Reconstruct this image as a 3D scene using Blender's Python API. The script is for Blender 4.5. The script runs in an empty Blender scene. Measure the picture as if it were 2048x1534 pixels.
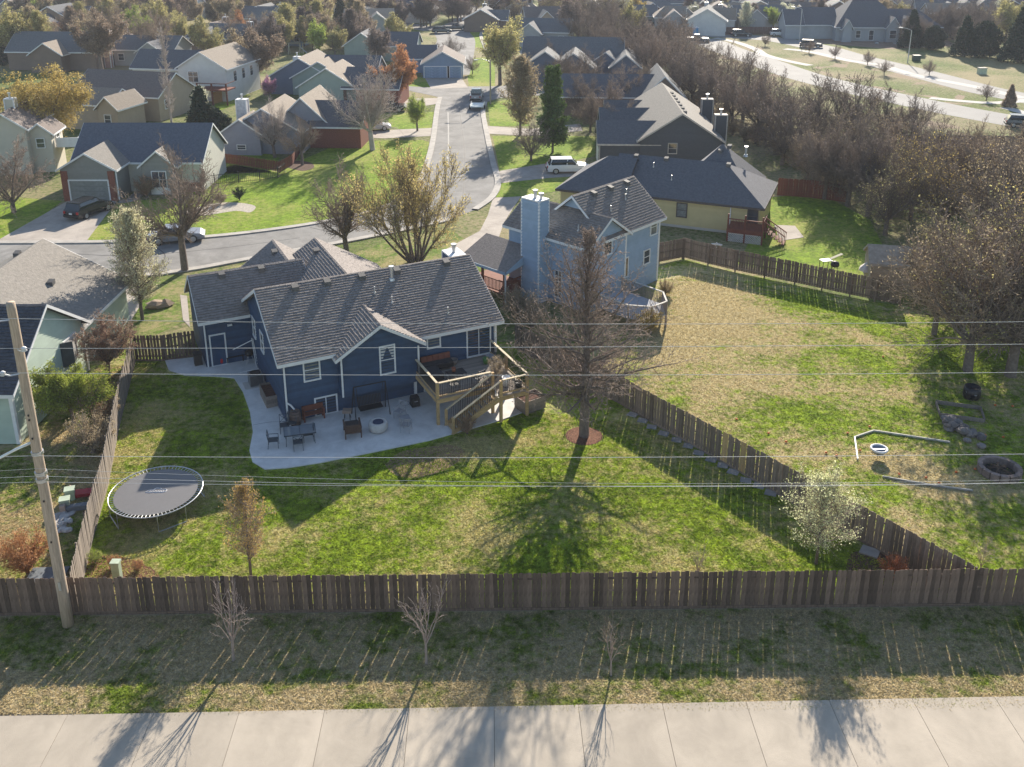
import bpy, math, random
import numpy as np
from mathutils import Vector, Matrix
R = math.radians
SC = bpy.context.scene
COL = SC.collection
# ------------------------------------------------------------------ camera, sky, sun, exposure
CAM_H = 28.0
FPX, PY0, PITCH = 1890.0, 455.0, math.atan(625 / 1890.0)      # focal length (for a 2048 px frame), principal row, pitch
cam = bpy.data.objects.new('camera', bpy.data.cameras.new('camera'))
COL.objects.link(cam)
cam.location = (0, 0, CAM_H)
cam.rotation_euler = (math.pi / 2 - PITCH, 0, 0)
cam.data.sensor_fit = 'HORIZONTAL'; cam.data.sensor_width = 36.0
cam.data.lens = FPX / 2048 * 36.0
cam.data.shift_y = -(767 - PY0) / 2048
cam.data.clip_start = 0.5; cam.data.clip_end = 6000
SC.camera = cam
SUN_AZ, SUN_EL = R(14.0), R(24.5)                                # azimuth to the right of the view direction
w = bpy.data.worlds.new('World'); SC.world = w; w.use_nodes = True
nt = w.node_tree; nt.nodes.clear()
sky = nt.nodes.new('ShaderNodeTexSky'); sky.sky_type = 'NISHITA'; sky.sun_disc = False
sky.sun_elevation = SUN_EL; sky.sun_rotation = SUN_AZ; sky.air_density = 1.0; sky.dust_density = 0.4; sky.ozone_density = 1.0
bg = nt.nodes.new('ShaderNodeBackground'); bg.inputs[1].default_value = 0.088
wo = nt.nodes.new('ShaderNodeOutputWorld')
nt.links.new(sky.outputs[0], bg.inputs[0]); nt.links.new(bg.outputs[0], wo.inputs[0])
sl = bpy.data.lights.new('sun', 'SUN'); sl.energy = 5.0; sl.angle = R(0.5); sl.color = (1.0, 0.9, 0.76)
so = bpy.data.objects.new('sun', sl); COL.objects.link(so)
sd = Vector((math.sin(SUN_AZ) * math.cos(SUN_EL), math.cos(SUN_AZ) * math.cos(SUN_EL), math.sin(SUN_EL)))
so.rotation_euler = (-sd).to_track_quat('-Z', 'Y').to_euler(); so.location = (20, 80, 60)
SC.view_settings.view_transform = 'Standard'; SC.view_settings.look = 'None'
SC.view_settings.exposure = 1.16; SC.view_settings.gamma = 1.0; SC.view_settings.use_curve_mapping = False
SC.render.engine = 'CYCLES'
SC.cycles.use_denoising = True; SC.cycles.max_bounces = 6; SC.cycles.diffuse_bounces = 3; SC.cycles.transparent_max_bounces = 8
SC.cycles.volume_bounces = 0; SC.cycles.caustics_reflective = False; SC.cycles.caustics_refractive = False
# ------------------------------------------------------------------ layout helper: a spot on the ground plan from its place in the survey photo
_c, _s = math.cos(PITCH), math.sin(PITCH)
def G(x, y, z=0.0):
    dx = (x - 1024) / FPX; dy = (PY0 - y) / FPX
    d = (dx, dy * _s + _c, dy * _c - _s)
    t = (z - CAM_H) / d[2]
    return Vector((d[0] * t, d[1] * t, z))
# ------------------------------------------------------------------ materials
MATS = {}
def _n(t, kind, **kw):
    n = t.nodes.new(kind)
    for k, v in kw.items(): setattr(n, k, v)
    return n
def mat(name, col, rough=0.8, var=0.18, scale=3.0, bump=0.0, bscale=None, metallic=0.0, orand=0.0, island=0.0, trans=0.0, col2=None, stretch=None, spec=0.3, alpha=None):
    if name in MATS: return MATS[name]
    m = bpy.data.materials.new(name); m.use_nodes = True; t = m.node_tree
    b = t.nodes['Principled BSDF']; L = t.links.new
    b.inputs['Roughness'].default_value = rough; b.inputs['Metallic'].default_value = metallic
    b.inputs['Specular IOR Level'].default_value = spec
    tc = _n(t, 'ShaderNodeTexCoord'); mp = _n(t, 'ShaderNodeMapping')
    if stretch: mp.inputs['Scale'].default_value = stretch
    L(tc.outputs['Object'], mp.inputs[0])
    nz = _n(t, 'ShaderNodeTexNoise'); nz.inputs['Scale'].default_value = scale; nz.inputs['Detail'].default_value = 6; nz.inputs['Roughness'].default_value = 0.62
    L(mp.outputs[0], nz.inputs['Vector'])
    rp = _n(t, 'ShaderNodeValToRGB')
    a = tuple(max(0, c * (1 - var)) for c in col); d = tuple(min(1, c * (1 + var)) for c in (col2 or col))
    rp.color_ramp.elements[0].position = 0.32; rp.color_ramp.elements[1].position = 0.68
    rp.color_ramp.elements[0].color = (*a, 1); rp.color_ramp.elements[1].color = (*d, 1)
    L(nz.outputs['Fac'], rp.inputs[0]); out = rp.outputs[0]
    for amt, kind in ((orand, 'o'), (island, 'i')):
        if amt:
            src = _n(t, 'ShaderNodeObjectInfo').outputs['Random'] if kind == 'o' else _n(t, 'ShaderNodeNewGeometry').outputs['Random Per Island']
            mr = _n(t, 'ShaderNodeMapRange'); mr.inputs['To Min'].default_value = 1 - amt; mr.inputs['To Max'].default_value = 1 + amt
            L(src, mr.inputs['Value'])
            mx = _n(t, 'ShaderNodeMixRGB', blend_type='MULTIPLY'); mx.inputs[0].default_value = 1
            L(out, mx.inputs[1]); L(mr.outputs[0], mx.inputs[2]); out = mx.outputs[0]
    L(out, b.inputs['Base Color'])
    if bump:
        n2 = _n(t, 'ShaderNodeTexNoise'); n2.inputs['Scale'].default_value = bscale or scale * 4; n2.inputs['Detail'].default_value = 4
        L(mp.outputs[0], n2.inputs['Vector'])
        bp = _n(t, 'ShaderNodeBump'); bp.inputs['Strength'].default_value = bump; bp.inputs['Distance'].default_value = 0.05
        L(n2.outputs['Fac'], bp.inputs['Height']); L(bp.outputs[0], b.inputs['Normal'])
    if trans:
        tr = _n(t, 'ShaderNodeBsdfTranslucent'); L(out, tr.inputs['Color'])
        ms = _n(t, 'ShaderNodeMixShader'); ms.inputs[0].default_value = trans
        o = t.nodes['Material Output']
        L(b.outputs[0], ms.inputs[1]); L(tr.outputs[0], ms.inputs[2]); L(ms.outputs[0], o.inputs['Surface'])
    MATS[name] = m
    return m
def stain(m, scale, lo, p0=0.35, p1=0.6):
    """large soft wear marks and stains multiplied into a surface's colour"""
    t = m.node_tree; b = t.nodes['Principled BSDF']; src = b.inputs['Base Color'].links[0].from_socket
    geo = _n(t, 'ShaderNodeNewGeometry'); nz = _n(t, 'ShaderNodeTexNoise'); nz.inputs['Scale'].default_value = scale; nz.inputs['Detail'].default_value = 8; nz.inputs['Roughness'].default_value = 0.7; nz.inputs['Distortion'].default_value = 1.2
    t.links.new(geo.outputs['Position'], nz.inputs['Vector']); mr = _n(t, 'ShaderNodeMapRange'); mr.inputs['From Min'].default_value = p0; mr.inputs['From Max'].default_value = p1; mr.inputs['To Min'].default_value = lo; mr.inputs['To Max'].default_value = 1.0
    t.links.new(nz.outputs['Fac'], mr.inputs['Value']); x = _n(t, 'ShaderNodeMixRGB', blend_type='MULTIPLY'); x.inputs[0].default_value = 1.0
    t.links.new(src, x.inputs[1]); t.links.new(mr.outputs[0], x.inputs[2]); t.links.new(x.outputs[0], b.inputs['Base Color']); return m
def lawn_mat(name, greens, straw, amount, big=0.22, blades=False, dirt=None, spots=()):
    """patchy turf in world coordinates: greens = (dark, light), straw colour, amount of straw 0..1"""
    m = bpy.data.materials.new(name); m.use_nodes = True; t = m.node_tree; L = t.links.new
    b = t.nodes['Principled BSDF']; b.inputs['Roughness'].default_value = 0.95; b.inputs['Specular IOR Level'].default_value = 0.12
    geo = _n(t, 'ShaderNodeNewGeometry')
    def noise(sc, det=5, rough=0.6, dist=0.0):
        n = _n(t, 'ShaderNodeTexNoise'); n.inputs['Scale'].default_value = sc; n.inputs['Detail'].default_value = det
        n.inputs['Roughness'].default_value = rough; n.inputs['Distortion'].default_value = dist
        L(geo.outputs['Position'], n.inputs['Vector']); return n.outputs['Fac']
    def ramp(src, p0, c0, p1, c1):
        r = _n(t, 'ShaderNodeValToRGB'); e = r.color_ramp.elements
        e[0].position = p0; e[1].position = p1; e[0].color = (*c0, 1); e[1].color = (*c1, 1); L(src, r.inputs[0]); return r.outputs[0]
    def mix(f, a, c, mode='MIX'):
        x = _n(t, 'ShaderNodeMixRGB', blend_type=mode)
        if isinstance(f, float): x.inputs[0].default_value = f
        else: L(f, x.inputs[0])
        L(a, x.inputs[1]); L(c, x.inputs[2]); return x.outputs[0]
    g = ramp(noise(0.9, 6), 0.36, greens[0], 0.66, greens[1])
    g = mix(0.8, g, ramp(noise(3.2, 5, 0.72, 0.6), 0.36, (0.38,) * 3, 0.62, (1.3,) * 3), 'MULTIPLY')
    s = ramp(noise(4.0, 5, 0.7), 0.3, tuple(c * 0.72 for c in straw), 0.7, tuple(c * 1.15 for c in straw))
    # clump mask: large patches broken by small clumps
    ad = _n(t, 'ShaderNodeMath', operation='ADD'); 
    m1 = _n(t, 'ShaderNodeMath', operation='MULTIPLY'); m1.inputs[1].default_value = 0.5
    m2 = _n(t, 'ShaderNodeMath', operation='MULTIPLY'); m2.inputs[1].default_value = 0.5
    L(noise(big, 3, 0.55, 0.4), m1.inputs[0]); L(noise(2.2, 5, 0.7), m2.inputs[0]); L(m1.outputs[0], ad.inputs[0]); L(m2.outputs[0], ad.inputs[1])
    src = ad.outputs[0]
    for (cx, cy, rx, ry, an, wt) in spots:                      # worn or dry places: an oval in the ground plan, ragged edge from the noise
        mp = _n(t, 'ShaderNodeMapping', vector_type='TEXTURE'); mp.inputs['Location'].default_value = (cx, cy, 0); mp.inputs['Rotation'].default_value = (0, 0, an); mp.inputs['Scale'].default_value = (rx, ry, 1000)
        L(geo.outputs['Position'], mp.inputs[0]); ln = _n(t, 'ShaderNodeVectorMath', operation='LENGTH'); L(mp.outputs[0], ln.inputs[0])
        mr_ = _n(t, 'ShaderNodeMapRange'); mr_.inputs['From Min'].default_value = 0.45; mr_.inputs['From Max'].default_value = 1.2; mr_.inputs['To Min'].default_value = -wt; mr_.inputs['To Max'].default_value = 0
        L(ln.outputs['Value'], mr_.inputs['Value']); a2 = _n(t, 'ShaderNodeMath', operation='ADD'); L(src, a2.inputs[0]); L(mr_.outputs[0], a2.inputs[1]); src = a2.outputs[0]
    th = 0.5 + (amount - 0.5) * 0.34
    msk = ramp(src, max(0.0, th - 0.06), (1, 1, 1), th + 0.06, (0, 0, 0))
    c = mix(msk, g, s)
    if dirt:
        dm = ramp(noise(0.16, 4, 0.6, 0.6), 0.57, (0, 0, 0), 0.63, (1, 1, 1))
        dd = ramp(noise(5.0, 4), 0.3, tuple(q * 0.8 for q in dirt), 0.7, tuple(q * 1.15 for q in dirt))
        c = mix(dm, c, dd)
    if blades:
        mr = _n(t, 'ShaderNodeMapRange'); mr.inputs['To Min'].default_value = 0.62; mr.inputs['To Max'].default_value = 1.35
        L(geo.outputs['Random Per Island'], mr.inputs['Value'])
        c = mix(1.0, c, mr.outputs[0], 'MULTIPLY')
    L(c, b.inputs['Base Color'])
    if blades:
        tr = _n(t, 'ShaderNodeBsdfTranslucent'); L(c, tr.inputs['Color'])
        ms = _n(t, 'ShaderNodeMixShader'); ms.inputs[0].default_value = 0.55
        L(b.outputs[0], ms.inputs[1]); L(tr.outputs[0], ms.inputs[2]); L(ms.outputs[0], t.nodes['Material Output'].inputs['Surface'])
    else:
        bp = _n(t, 'ShaderNodeBump'); bp.inputs['Strength'].default_value = 0.7; bp.inputs['Distance'].default_value = 0.12
        L(noise(9.0, 5, 0.75), bp.inputs['Height']); L(bp.outputs[0], b.inputs['Normal'])
    MATS[name] = m
    return m
# ------------------------------------------------------------------ mesh building
class MB:
    def __init__(s): s.v = []; s.f = []; s.m = []
    def add(s, vs, fs, mi=0):
        o = len(s.v); s.v.extend(tuple(q) for q in vs)
        for f in fs: s.f.append(tuple(i + o for i in f)); s.m.append(mi)
        return s
    def box(s, c, d, rz=0.0, mi=0, rot=None):
        hx, hy, hz = d[0] / 2, d[1] / 2, d[2] / 2
        P = [Vector((x, y, z)) for z in (-hz, hz) for x, y in ((-hx, -hy), (hx, -hy), (hx, hy), (-hx, hy))]
        M = rot if rot is not None else Matrix.Rotation(rz, 3, 'Z')
        c = Vector(c)
        return s.add([M @ p + c for p in P], [(3, 2, 1, 0), (4, 5, 6, 7), (0, 1, 5, 4), (1, 2, 6, 5), (2, 3, 7, 6), (3, 0, 4, 7)], mi)
    def bb(s, a, b, mi=0):
        return s.box([(a[i] + b[i]) / 2 for i in range(3)], [abs(b[i] - a[i]) for i in range(3)], 0, mi)
    def prism(s, poly, vec, mi=0):
        poly = [Vector(p) for p in poly]; vec = Vector(vec); n = len(poly)
        vs = poly + [p + vec for p in poly]
        return s.add(vs, [tuple(range(n - 1, -1, -1)), tuple(range(n, 2 * n))] + [(i, (i + 1) % n, n + (i + 1) % n, n + i) for i in range(n)], mi)
    def tube(s, pts, r, n=6, mi=0, closed=False):
        pts = [Vector(p) for p in pts]; k = len(pts)
        rs = r if isinstance(r, (list, tuple)) else [r] * k
        vs = []; fs = []
        for i, p in enumerate(pts):
            if closed: d = pts[(i + 1) % k] - pts[i - 1]
            else: d = pts[min(i + 1, k - 1)] - pts[max(i - 1, 0)]
            if d.length < 1e-9: d = Vector((0, 0, 1))
            d.normalize()
            a = d.cross(Vector((0, 0, 1))) if abs(d.z) < 0.95 else d.cross(Vector((1, 0, 0)))
            a.normalize(); b = d.cross(a)
            for j in range(n):
                t = 2 * math.pi * j / n; vs.append(p + (a * math.cos(t) + b * math.sin(t)) * rs[i])
        for i in range(k if closed else k - 1):
            i2 = (i + 1) % k
            for j in range(n): fs.append((i * n + j, i * n + (j + 1) % n, i2 * n + (j + 1) % n, i2 * n + j))
        if not closed: fs += [tuple(range(n - 1, -1, -1)), tuple(range((k - 1) * n, k * n))]
        return s.add(vs, fs, mi)
    def lathe(s, prof, c=(0, 0, 0), n=16, mi=0, cap=True, sx=1, sy=1):
        c = Vector(c); vs = []; fs = []
        for r, z in prof:
            for j in range(n):
                t = 2 * math.pi * j / n; vs.append(c + Vector((r * math.cos(t) * sx, r * math.sin(t) * sy, z)))
        for i in range(len(prof) - 1):
            for j in range(n): fs.append((i * n + j, i * n + (j + 1) % n, (i + 1) * n + (j + 1) % n, (i + 1) * n + j))
        if cap: fs += [tuple(range(n - 1, -1, -1)), tuple(range((len(prof) - 1) * n, len(prof) * n))]
        return s.add(vs, fs, mi)
    def mesh(s, name, mats, smooth=False):
        me = bpy.data.meshes.new(name); me.from_pydata([tuple(v) for v in s.v], [], s.f)
        if not isinstance(mats, (list, tuple)): mats = [mats]
        for m in mats: me.materials.append(m)
        if len(mats) > 1: me.polygons.foreach_set('material_index', s.m)
        if smooth: me.polygons.foreach_set('use_smooth', [True] * len(me.polygons))
        me.update(); return me
def link(name, me, parent=None, loc=None, rz=None, rot=None, scale=None):
    o = bpy.data.objects.new(name, me); COL.objects.link(o)
    if parent: o.parent = parent
    if loc is not None: o.location = loc
    if rz is not None: o.rotation_euler = (0, 0, rz)
    if rot is not None: o.rotation_euler = rot
    if scale is not None: o.scale = scale if hasattr(scale, '__len__') else (scale,) * 3
    return o
def part(name, mb, m, parent, smooth=False, stuff=False, **k):
    o = link(name, mb.mesh(name, m, smooth), parent, **k)
    if stuff: o['kind'] = 'stuff'
    return o
def tag(o, label, cat, group=None):
    o['label'] = label; o['category'] = cat
    if group: o['group'] = group
    return o
def root(name, label, cat, loc, rz=0.0, group=None):
    return tag(link(name, None, None, loc, rz), label, cat, group)
def thing(name, mb, m, label, cat, group=None, smooth=False, **k):
    return tag(part(name, mb, m, None, smooth, **k), label, cat, group)
def struct(name, mb, m, **k):
    o = part(name, mb, m, None, **k); o['kind'] = 'structure'; return o
def copy_tree(o, parent=None):
    c = o.copy(); COL.objects.link(c); c.parent = parent
    for ch in list(o.children): copy_tree(ch, c)
    return c
def sheet(name, pts, m, z=0.0, kind='structure', thick=0.0):
    mb = MB(); P = [Vector((p[0], p[1], z)) for p in pts]
    if sum(P[i].x * P[(i + 1) % len(P)].y - P[(i + 1) % len(P)].x * P[i].y for i in range(len(P))) < 0: P.reverse()
    if thick: mb.prism([p - Vector((0, 0, thick)) for p in P], (0, 0, thick))
    else: mb.add(P, [tuple(range(len(P)))])
    o = part(name, mb, m, None)
    o['kind'] = kind
    return o
def px(*pts): return [G(*p) for p in pts]
def smooth_line(P, n=6):
    """Catmull-Rom through points"""
    P = [Vector(p) for p in P]; out = []
    for i in range(len(P) - 1):
        a, b, c, d = P[max(i - 1, 0)], P[i], P[i + 1], P[min(i + 2, len(P) - 1)]
        for k in range(n):
            t = k / n
            out.append(0.5 * ((2 * b) + (c - a) * t + (2 * a - 5 * b + 4 * c - d) * t * t + (3 * b - a - 3 * c + d) * t ** 3))
    out.append(P[-1]); return out
def ribbon(name, P, width, m, z, thick=0.0, kind='structure', off=0.0):
    P = smooth_line(P, 6); l = []; r = []
    for i, p in enumerate(P):
        d = P[min(i + 1, len(P) - 1)] - P[max(i - 1, 0)]; d.z = 0; d.normalize(); nrm = Vector((-d.y, d.x, 0))
        l.append(p + nrm * (off + width / 2)); r.append(p + nrm * (off - width / 2))
    mb = MB(); n = len(P)
    if not thick:
        mb.add([(q.x, q.y, z) for q in l + r], [(i, n + i, n + i + 1, i + 1) for i in range(n - 1)])
    else:
        vs = [(q.x, q.y, z) for q in l + r] + [(q.x, q.y, z - thick) for q in l + r]; fs = []
        for i in range(n - 1):
            fs += [(i, n + i, n + i + 1, i + 1), (i, i + 1, 2 * n + i + 1, 2 * n + i), (n + i, 3 * n + i, 3 * n + i + 1, n + i + 1)]
        mb.add(vs, fs)
    o = part(name, mb, m, None); o['kind'] = kind; return o
# ------------------------------------------------------------------ shared materials
WHITE = mat('white_trim', (0.72, 0.72, 0.72), 0.5, 0.06)
REFLECT_GLASS = mat('painted_reflection_glass', (0.17, 0.18, 0.18), 0.15, 0.3, 6, spec=0.7)  # lighter grey base colour paints in the reflection on these panes
GLASS = mat('window_glass', (0.035, 0.045, 0.06), 0.06, 0.5, 0.8, spec=0.8)
CURTAIN = mat('pale_blind', (0.5, 0.5, 0.5), 0.8, 0.1)
CONC = mat('concrete', (0.44, 0.415, 0.38), 0.9, 0.1, 0.8, 0.15, 30, orand=0.05)
CONC_PATIO = mat('patio_concrete', (0.68, 0.665, 0.64), 0.9, 0.09, 1.2, 0.1, 40)
KERB = mat('kerb_concrete', (0.42, 0.395, 0.36), 0.9, 0.12, 0.7)
ASPH = mat('worn_asphalt', (0.235, 0.228, 0.218), 0.92, 0.16, 0.5, 0.2, 25)
NEWROAD = mat('pale_road', (0.27, 0.262, 0.25), 0.9, 0.08, 0.2)
DRIVE = mat('driveway_concrete', (0.4, 0.355, 0.31), 0.9, 0.1, 0.5)
MULCH = mat('bark_mulch', (0.16, 0.075, 0.045), 1.0, 0.5, 9, 0.8, 14)
DIRT = mat('bare_dirt', (0.24, 0.17, 0.12), 1.0, 0.25, 0.6, 0.4, 6)
STEEL = mat('galvanised_steel', (0.55, 0.56, 0.57), 0.4, 0.1, 3, metallic=0.7)
BLACKM = mat('black_metal', (0.02, 0.02, 0.022), 0.5, 0.3)
WOOD_NEW = mat('treated_lumber', (0.47, 0.32, 0.16), 0.8, 0.2, 3, stretch=(1, 1, 6), orand=0.15)
WOOD_CAP = mat('pale_rail_cap', (0.55, 0.45, 0.3), 0.75, 0.15, 3)
WOOD_RED = mat('red_stained_wood', (0.17, 0.055, 0.035), 0.8, 0.2, 3, orand=0.12)
WOOD_GREY = mat('weathered_wood', (0.24, 0.2, 0.17), 0.9, 0.22, 5, stretch=(4, 4, 1), orand=0.2)
# ------------------------------------------------------------------ ground and turf
g1, g2 = (0.13, 0.2, 0.014), (0.28, 0.37, 0.032)
DRYSPOT = [(13.2, 62.0, 7.0, 12.0, -.15, .15), (21.5, 43.5, 5.5, 2.2, -.4, .1)]
HOMESPOT = [(-10, 34.2, 9, 1.2, 0, .08), (-17.6, 38.6, 2.6, 2.2, 0, .1), (3.0, 38.5, 7, 1.4, .1, .05), (-1.5, 46.0, 4.0, 1.2, .3, .1)]
BASE = lawn_mat('suburb_ground', ((0.08, 0.12, 0.025), (0.16, 0.21, 0.045)), (0.32, 0.27, 0.15), 0.5, 0.05)
LAWN = lawn_mat('lush_turf', ((0.13, 0.22, 0.012), (0.23, 0.34, 0.02)), (0.32, 0.33, 0.08), 0.4, 0.12)
YARD = lawn_mat('back_yard_turf', (g1, g2), (0.44, 0.39, 0.17), 0.38, spots=HOMESPOT)
SYARD = lawn_mat('side_yard_turf', (g1, g2), (0.46, 0.38, 0.2), 0.41, spots=DRYSPOT)
YARDB = lawn_mat('back_yard_blades', ((0.19, 0.28, 0.016), (0.42, 0.52, 0.042)), (0.6, 0.53, 0.23), 0.38, blades=True, spots=HOMESPOT)
SYARDB = lawn_mat('side_yard_blades', ((0.19, 0.28, 0.016), (0.42, 0.52, 0.042)), (0.6, 0.5, 0.27), 0.41, blades=True, spots=DRYSPOT)
DRY = lawn_mat('dry_turf', ((0.13, 0.19, 0.02), (0.24, 0.31, 0.035)), (0.45, 0.36, 0.2), 0.58)
DRYB = lawn_mat('dry_blades', ((0.18, 0.27, 0.03), (0.33, 0.43, 0.05)), (0.62, 0.5, 0.28), 0.58, blades=True)
STRIP = lawn_mat('verge_turf', ((0.11, 0.16, 0.02), (0.21, 0.27, 0.035)), (0.44, 0.36, 0.22), 0.6, 0.3)
STRIPB = lawn_mat('verge_blades', ((0.16, 0.22, 0.025), (0.3, 0.38, 0.05)), (0.6, 0.5, 0.29), 0.6, 0.3, blades=True)
FIELD = lawn_mat('field_turf', ((0.1, 0.14, 0.03), (0.16, 0.2, 0.05)), (0.3, 0.25, 0.15), 0.5, 0.05, dirt=(0.3, 0.23, 0.16))
sheet('ground', [(-2500, -300), (2500, -300), (2500, 4000), (-2500, 4000)], BASE, 0.0)
def lawn(pts, m=LAWN, z=0.004, name='lawn'): return sheet(name, px(*pts), m, z)
lawn([(-300, 1440), (-300, 1232), (2350, 1208), (2350, 1412)], STRIP, 0.008, 'verge')
Y1 = px((271, 716), (238, 854), (216, 970), (183, 1087), (150, 1230), (1945, 1212), (1560, 992), (1302, 845), (1140, 755), (1010, 685), (700, 640), (420, 700))
sheet('back_yard_lawn', Y1, YARD, 0.008)
Y2 = px((1300, 540), (1366, 517), (1471, 543), (1720, 600), (2150, 660), (2500, 1205), (1945, 1212), (1560, 992), (1302, 845), (1140, 755), (1180, 640), (1290, 600))
sheet('side_yard_lawn', Y2, SYARD, 0.004)
lawn([(-400, 1232), (-400, 900), (40, 890), (160, 770), (240, 690), (271, 716), (238, 854), (216, 970), (183, 1087), (150, 1230)], DRY, 0.004, 'neighbour_lawn')
lawn([(165, 482), (240, 484), (420, 474), (560, 458), (660, 442), (740, 424), (800, 400), (838, 366), (852, 330), (860, 285), (845, 280), (690, 282), (600, 322), (560, 345), (470, 330), (405, 345), (400, 372), (345, 398), (240, 402)])
lawn([(-200, 420), (40, 395), (125, 402), (20, 478), (-200, 480)])
lawn([(398, 292), (470, 283), (560, 316), (540, 345), (405, 348)])
lawn([(735, 228), (868, 224), (862, 262), (800, 258), (740, 246)])
lawn([(985, 272), (1190, 272), (1190, 312), (1105, 332), (1000, 346)])
lawn([(1000, 366), (1100, 352), (1150, 352), (1152, 376), (1040, 394), (988, 394)])
lawn([(975, 205), (1040, 196), (1060, 252), (980, 252)])
lawn([(930, 118), (990, 112), (990, 172), (938, 173)])
lawn([(800, 150), (850, 156), (862, 178), (815, 172)])
lawn([(690, 512), (790, 478), (900, 458), (960, 500), (985, 545), (800, 560), (420, 600), (376, 640), (270, 690), (262, 640), (300, 575), (480, 530)], lawn_mat('front_turf', ((0.09, 0.15, 0.02), (0.15, 0.24, 0.03)), (0.32, 0.28, 0.13), 0.5), 0.004, 'front_lawn')
lawn([(1490, 500), (1540, 395), (1640, 385), (1740, 440), (1800, 560), (1700, 575), (1471, 528)], LAWN, 0.004)
lawn([(430, 190), (470, 182), (500, 190), (470, 210), (430, 225)])
lawn([(590, 105), (640, 105), (640, 116), (592, 118)])
lawn([(690, 58), (770, 58), (770, 78), (690, 82)])
lawn([(930, 60), (975, 60), (985, 100), (935, 92)])
lawn([(1560, 62), (1760, 30), (2300, 10), (2300, 110), (1900, 100), (1600, 82)], FIELD, 0.004, 'field')
lawn([(1360, 66), (1560, 80), (1700, 112), (1900, 160), (2300, 230), (2300, 330), (1700, 260), (1420, 160), (1200, 100)], FIELD, 0.008, 'field')
lawn([(1700, 70), (1860, 66), (1920, 92), (1780, 98), (1600, 84)], DIRT, 0.011, 'bare_lot')
# foreground turf blades (short grass standing on the near lawns)
def scatter(poly, n, rng):
    P = np.array([(p[0], p[1]) for p in poly]); lo = P.min(0); hi = P.max(0); out = []
    while sum(len(o) for o in out) < n:
        q = rng.uniform(lo, hi, (n, 2)); ins = np.zeros(n, bool); j = len(P) - 1
        for i in range(len(P)):
            c = ((P[i, 1] > q[:, 1]) != (P[j, 1] > q[:, 1])) & (q[:, 0] < (P[j, 0] - P[i, 0]) * (q[:, 1] - P[i, 1]) / (P[j, 1] - P[i, 1] + 1e-12) + P[i, 0])
            ins ^= c; j = i
        out.append(q[ins])
    return np.concatenate(out)[:n]
def np_mesh(name, V, F, mats, midx=None, smooth=False):
    """V (n,3); F (m,k) with one polygon size"""
    me = bpy.data.meshes.new(name); k = F.shape[1]
    me.vertices.add(len(V)); me.vertices.foreach_set('co', np.ascontiguousarray(V, np.float32).ravel())
    me.loops.add(F.size); me.loops.foreach_set('vertex_index', np.ascontiguousarray(F, np.int32).ravel())
    me.polygons.add(len(F)); me.polygons.foreach_set('loop_start', np.arange(0, F.size, k, dtype=np.int32))
    me.polygons.foreach_set('loop_total', np.full(len(F), k, np.int32))
    for m in (mats if isinstance(mats, (list, tuple)) else [mats]): me.materials.append(m)
    if midx is not None: me.polygons.foreach_set('material_index', np.ascontiguousarray(midx, np.int32))
    if smooth: me.polygons.foreach_set('use_smooth', np.ones(len(F), bool))
    me.update(calc_edges=True); return me
def blades(name, poly, n, m, label, h=(0.025, 0.07), wd=0.032, seed=1, avoid=()):
    rng = np.random.default_rng(seed); q = scatter(poly, n, rng)
    keep = np.ones(len(q), bool)
    for (ax, ay, r) in avoid: keep &= (q[:, 0] - ax) ** 2 + (q[:, 1] - ay) ** 2 > r * r
    q = q[keep]; n = len(q)
    a = rng.uniform(0, 2 * np.pi, n); hh = rng.uniform(h[0], h[1], n); ww = wd * rng.uniform(0.5, 1.2, n)
    lx = rng.normal(0, 1.3, n) * hh; ly = rng.normal(-.6, 1.3, n) * hh; z0 = 0.006
    V = np.empty((n, 3, 3))
    V[:, 0] = np.stack([q[:, 0] - np.cos(a) * ww, q[:, 1] - np.sin(a) * ww, np.full(n, z0)], 1)
    V[:, 1] = np.stack([q[:, 0] + np.cos(a) * ww, q[:, 1] + np.sin(a) * ww, np.full(n, z0)], 1)
    V[:, 2] = np.stack([q[:, 0] + lx, q[:, 1] + ly, hh], 1)
    o = link(name, np_mesh(name, V.reshape(-1, 3), np.arange(3 * n).reshape(-1, 3), m))
    o['kind'] = 'stuff'; return tag(o, label, 'grass')
PATIO_PX = [(330, 722), (338, 742), (370, 752), (430, 754), (468, 757), (486, 785), (500, 825), (506, 865), (499, 902), (505, 925), (530, 940), (575, 937), (640, 927), (740, 907), (860, 882), (1000, 842), (1062, 820), (1040, 765), (960, 740), (800, 760), (600, 800), (560, 720), (420, 690), (395, 715)]
PATIO = px(*PATIO_PX)
YB = px((268, 730), (238, 858), (218, 972), (186, 1090), (152, 1222), (1925, 1205), (1558, 998), (1300, 850), (1060, 822), (1000, 845), (860, 886), (740, 911), (640, 931), (575, 941), (528, 944), (500, 928), (495, 902), (501, 865), (495, 825), (482, 785), (464, 761), (430, 758), (370, 756), (334, 745), (326, 724))
blades('grass', YB, 240000, YARDB, 'patchy green and straw grass of the fenced back yard', seed=2, avoid=[(4.08, 47.08, 1.15)])
blades('grass', px((1310, 855), (1245, 812), (1160, 762), (1215, 665), (1300, 650), (1330, 560), (1400, 545), (1700, 610), (2048, 660), (2200, 900), (2300, 1200), (1960, 1205), (1580, 1000)), 190000, SYARDB, 'patchy grass of the yard behind the diagonal fence', seed=3)
blades('grass', px((-60, 1431), (-60, 1236), (2110, 1214), (2110, 1415)), 130000, STRIPB, 'dry verge grass between the plank fence and the concrete road', seed=4)
blades('grass', px((-60, 1222), (-60, 920), (60, 890), (200, 730), (262, 730), (233, 858), (210, 972), (178, 1090), (144, 1222)), 50000, DRYB, 'rough grass beside the mint green house', seed=5)
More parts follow.
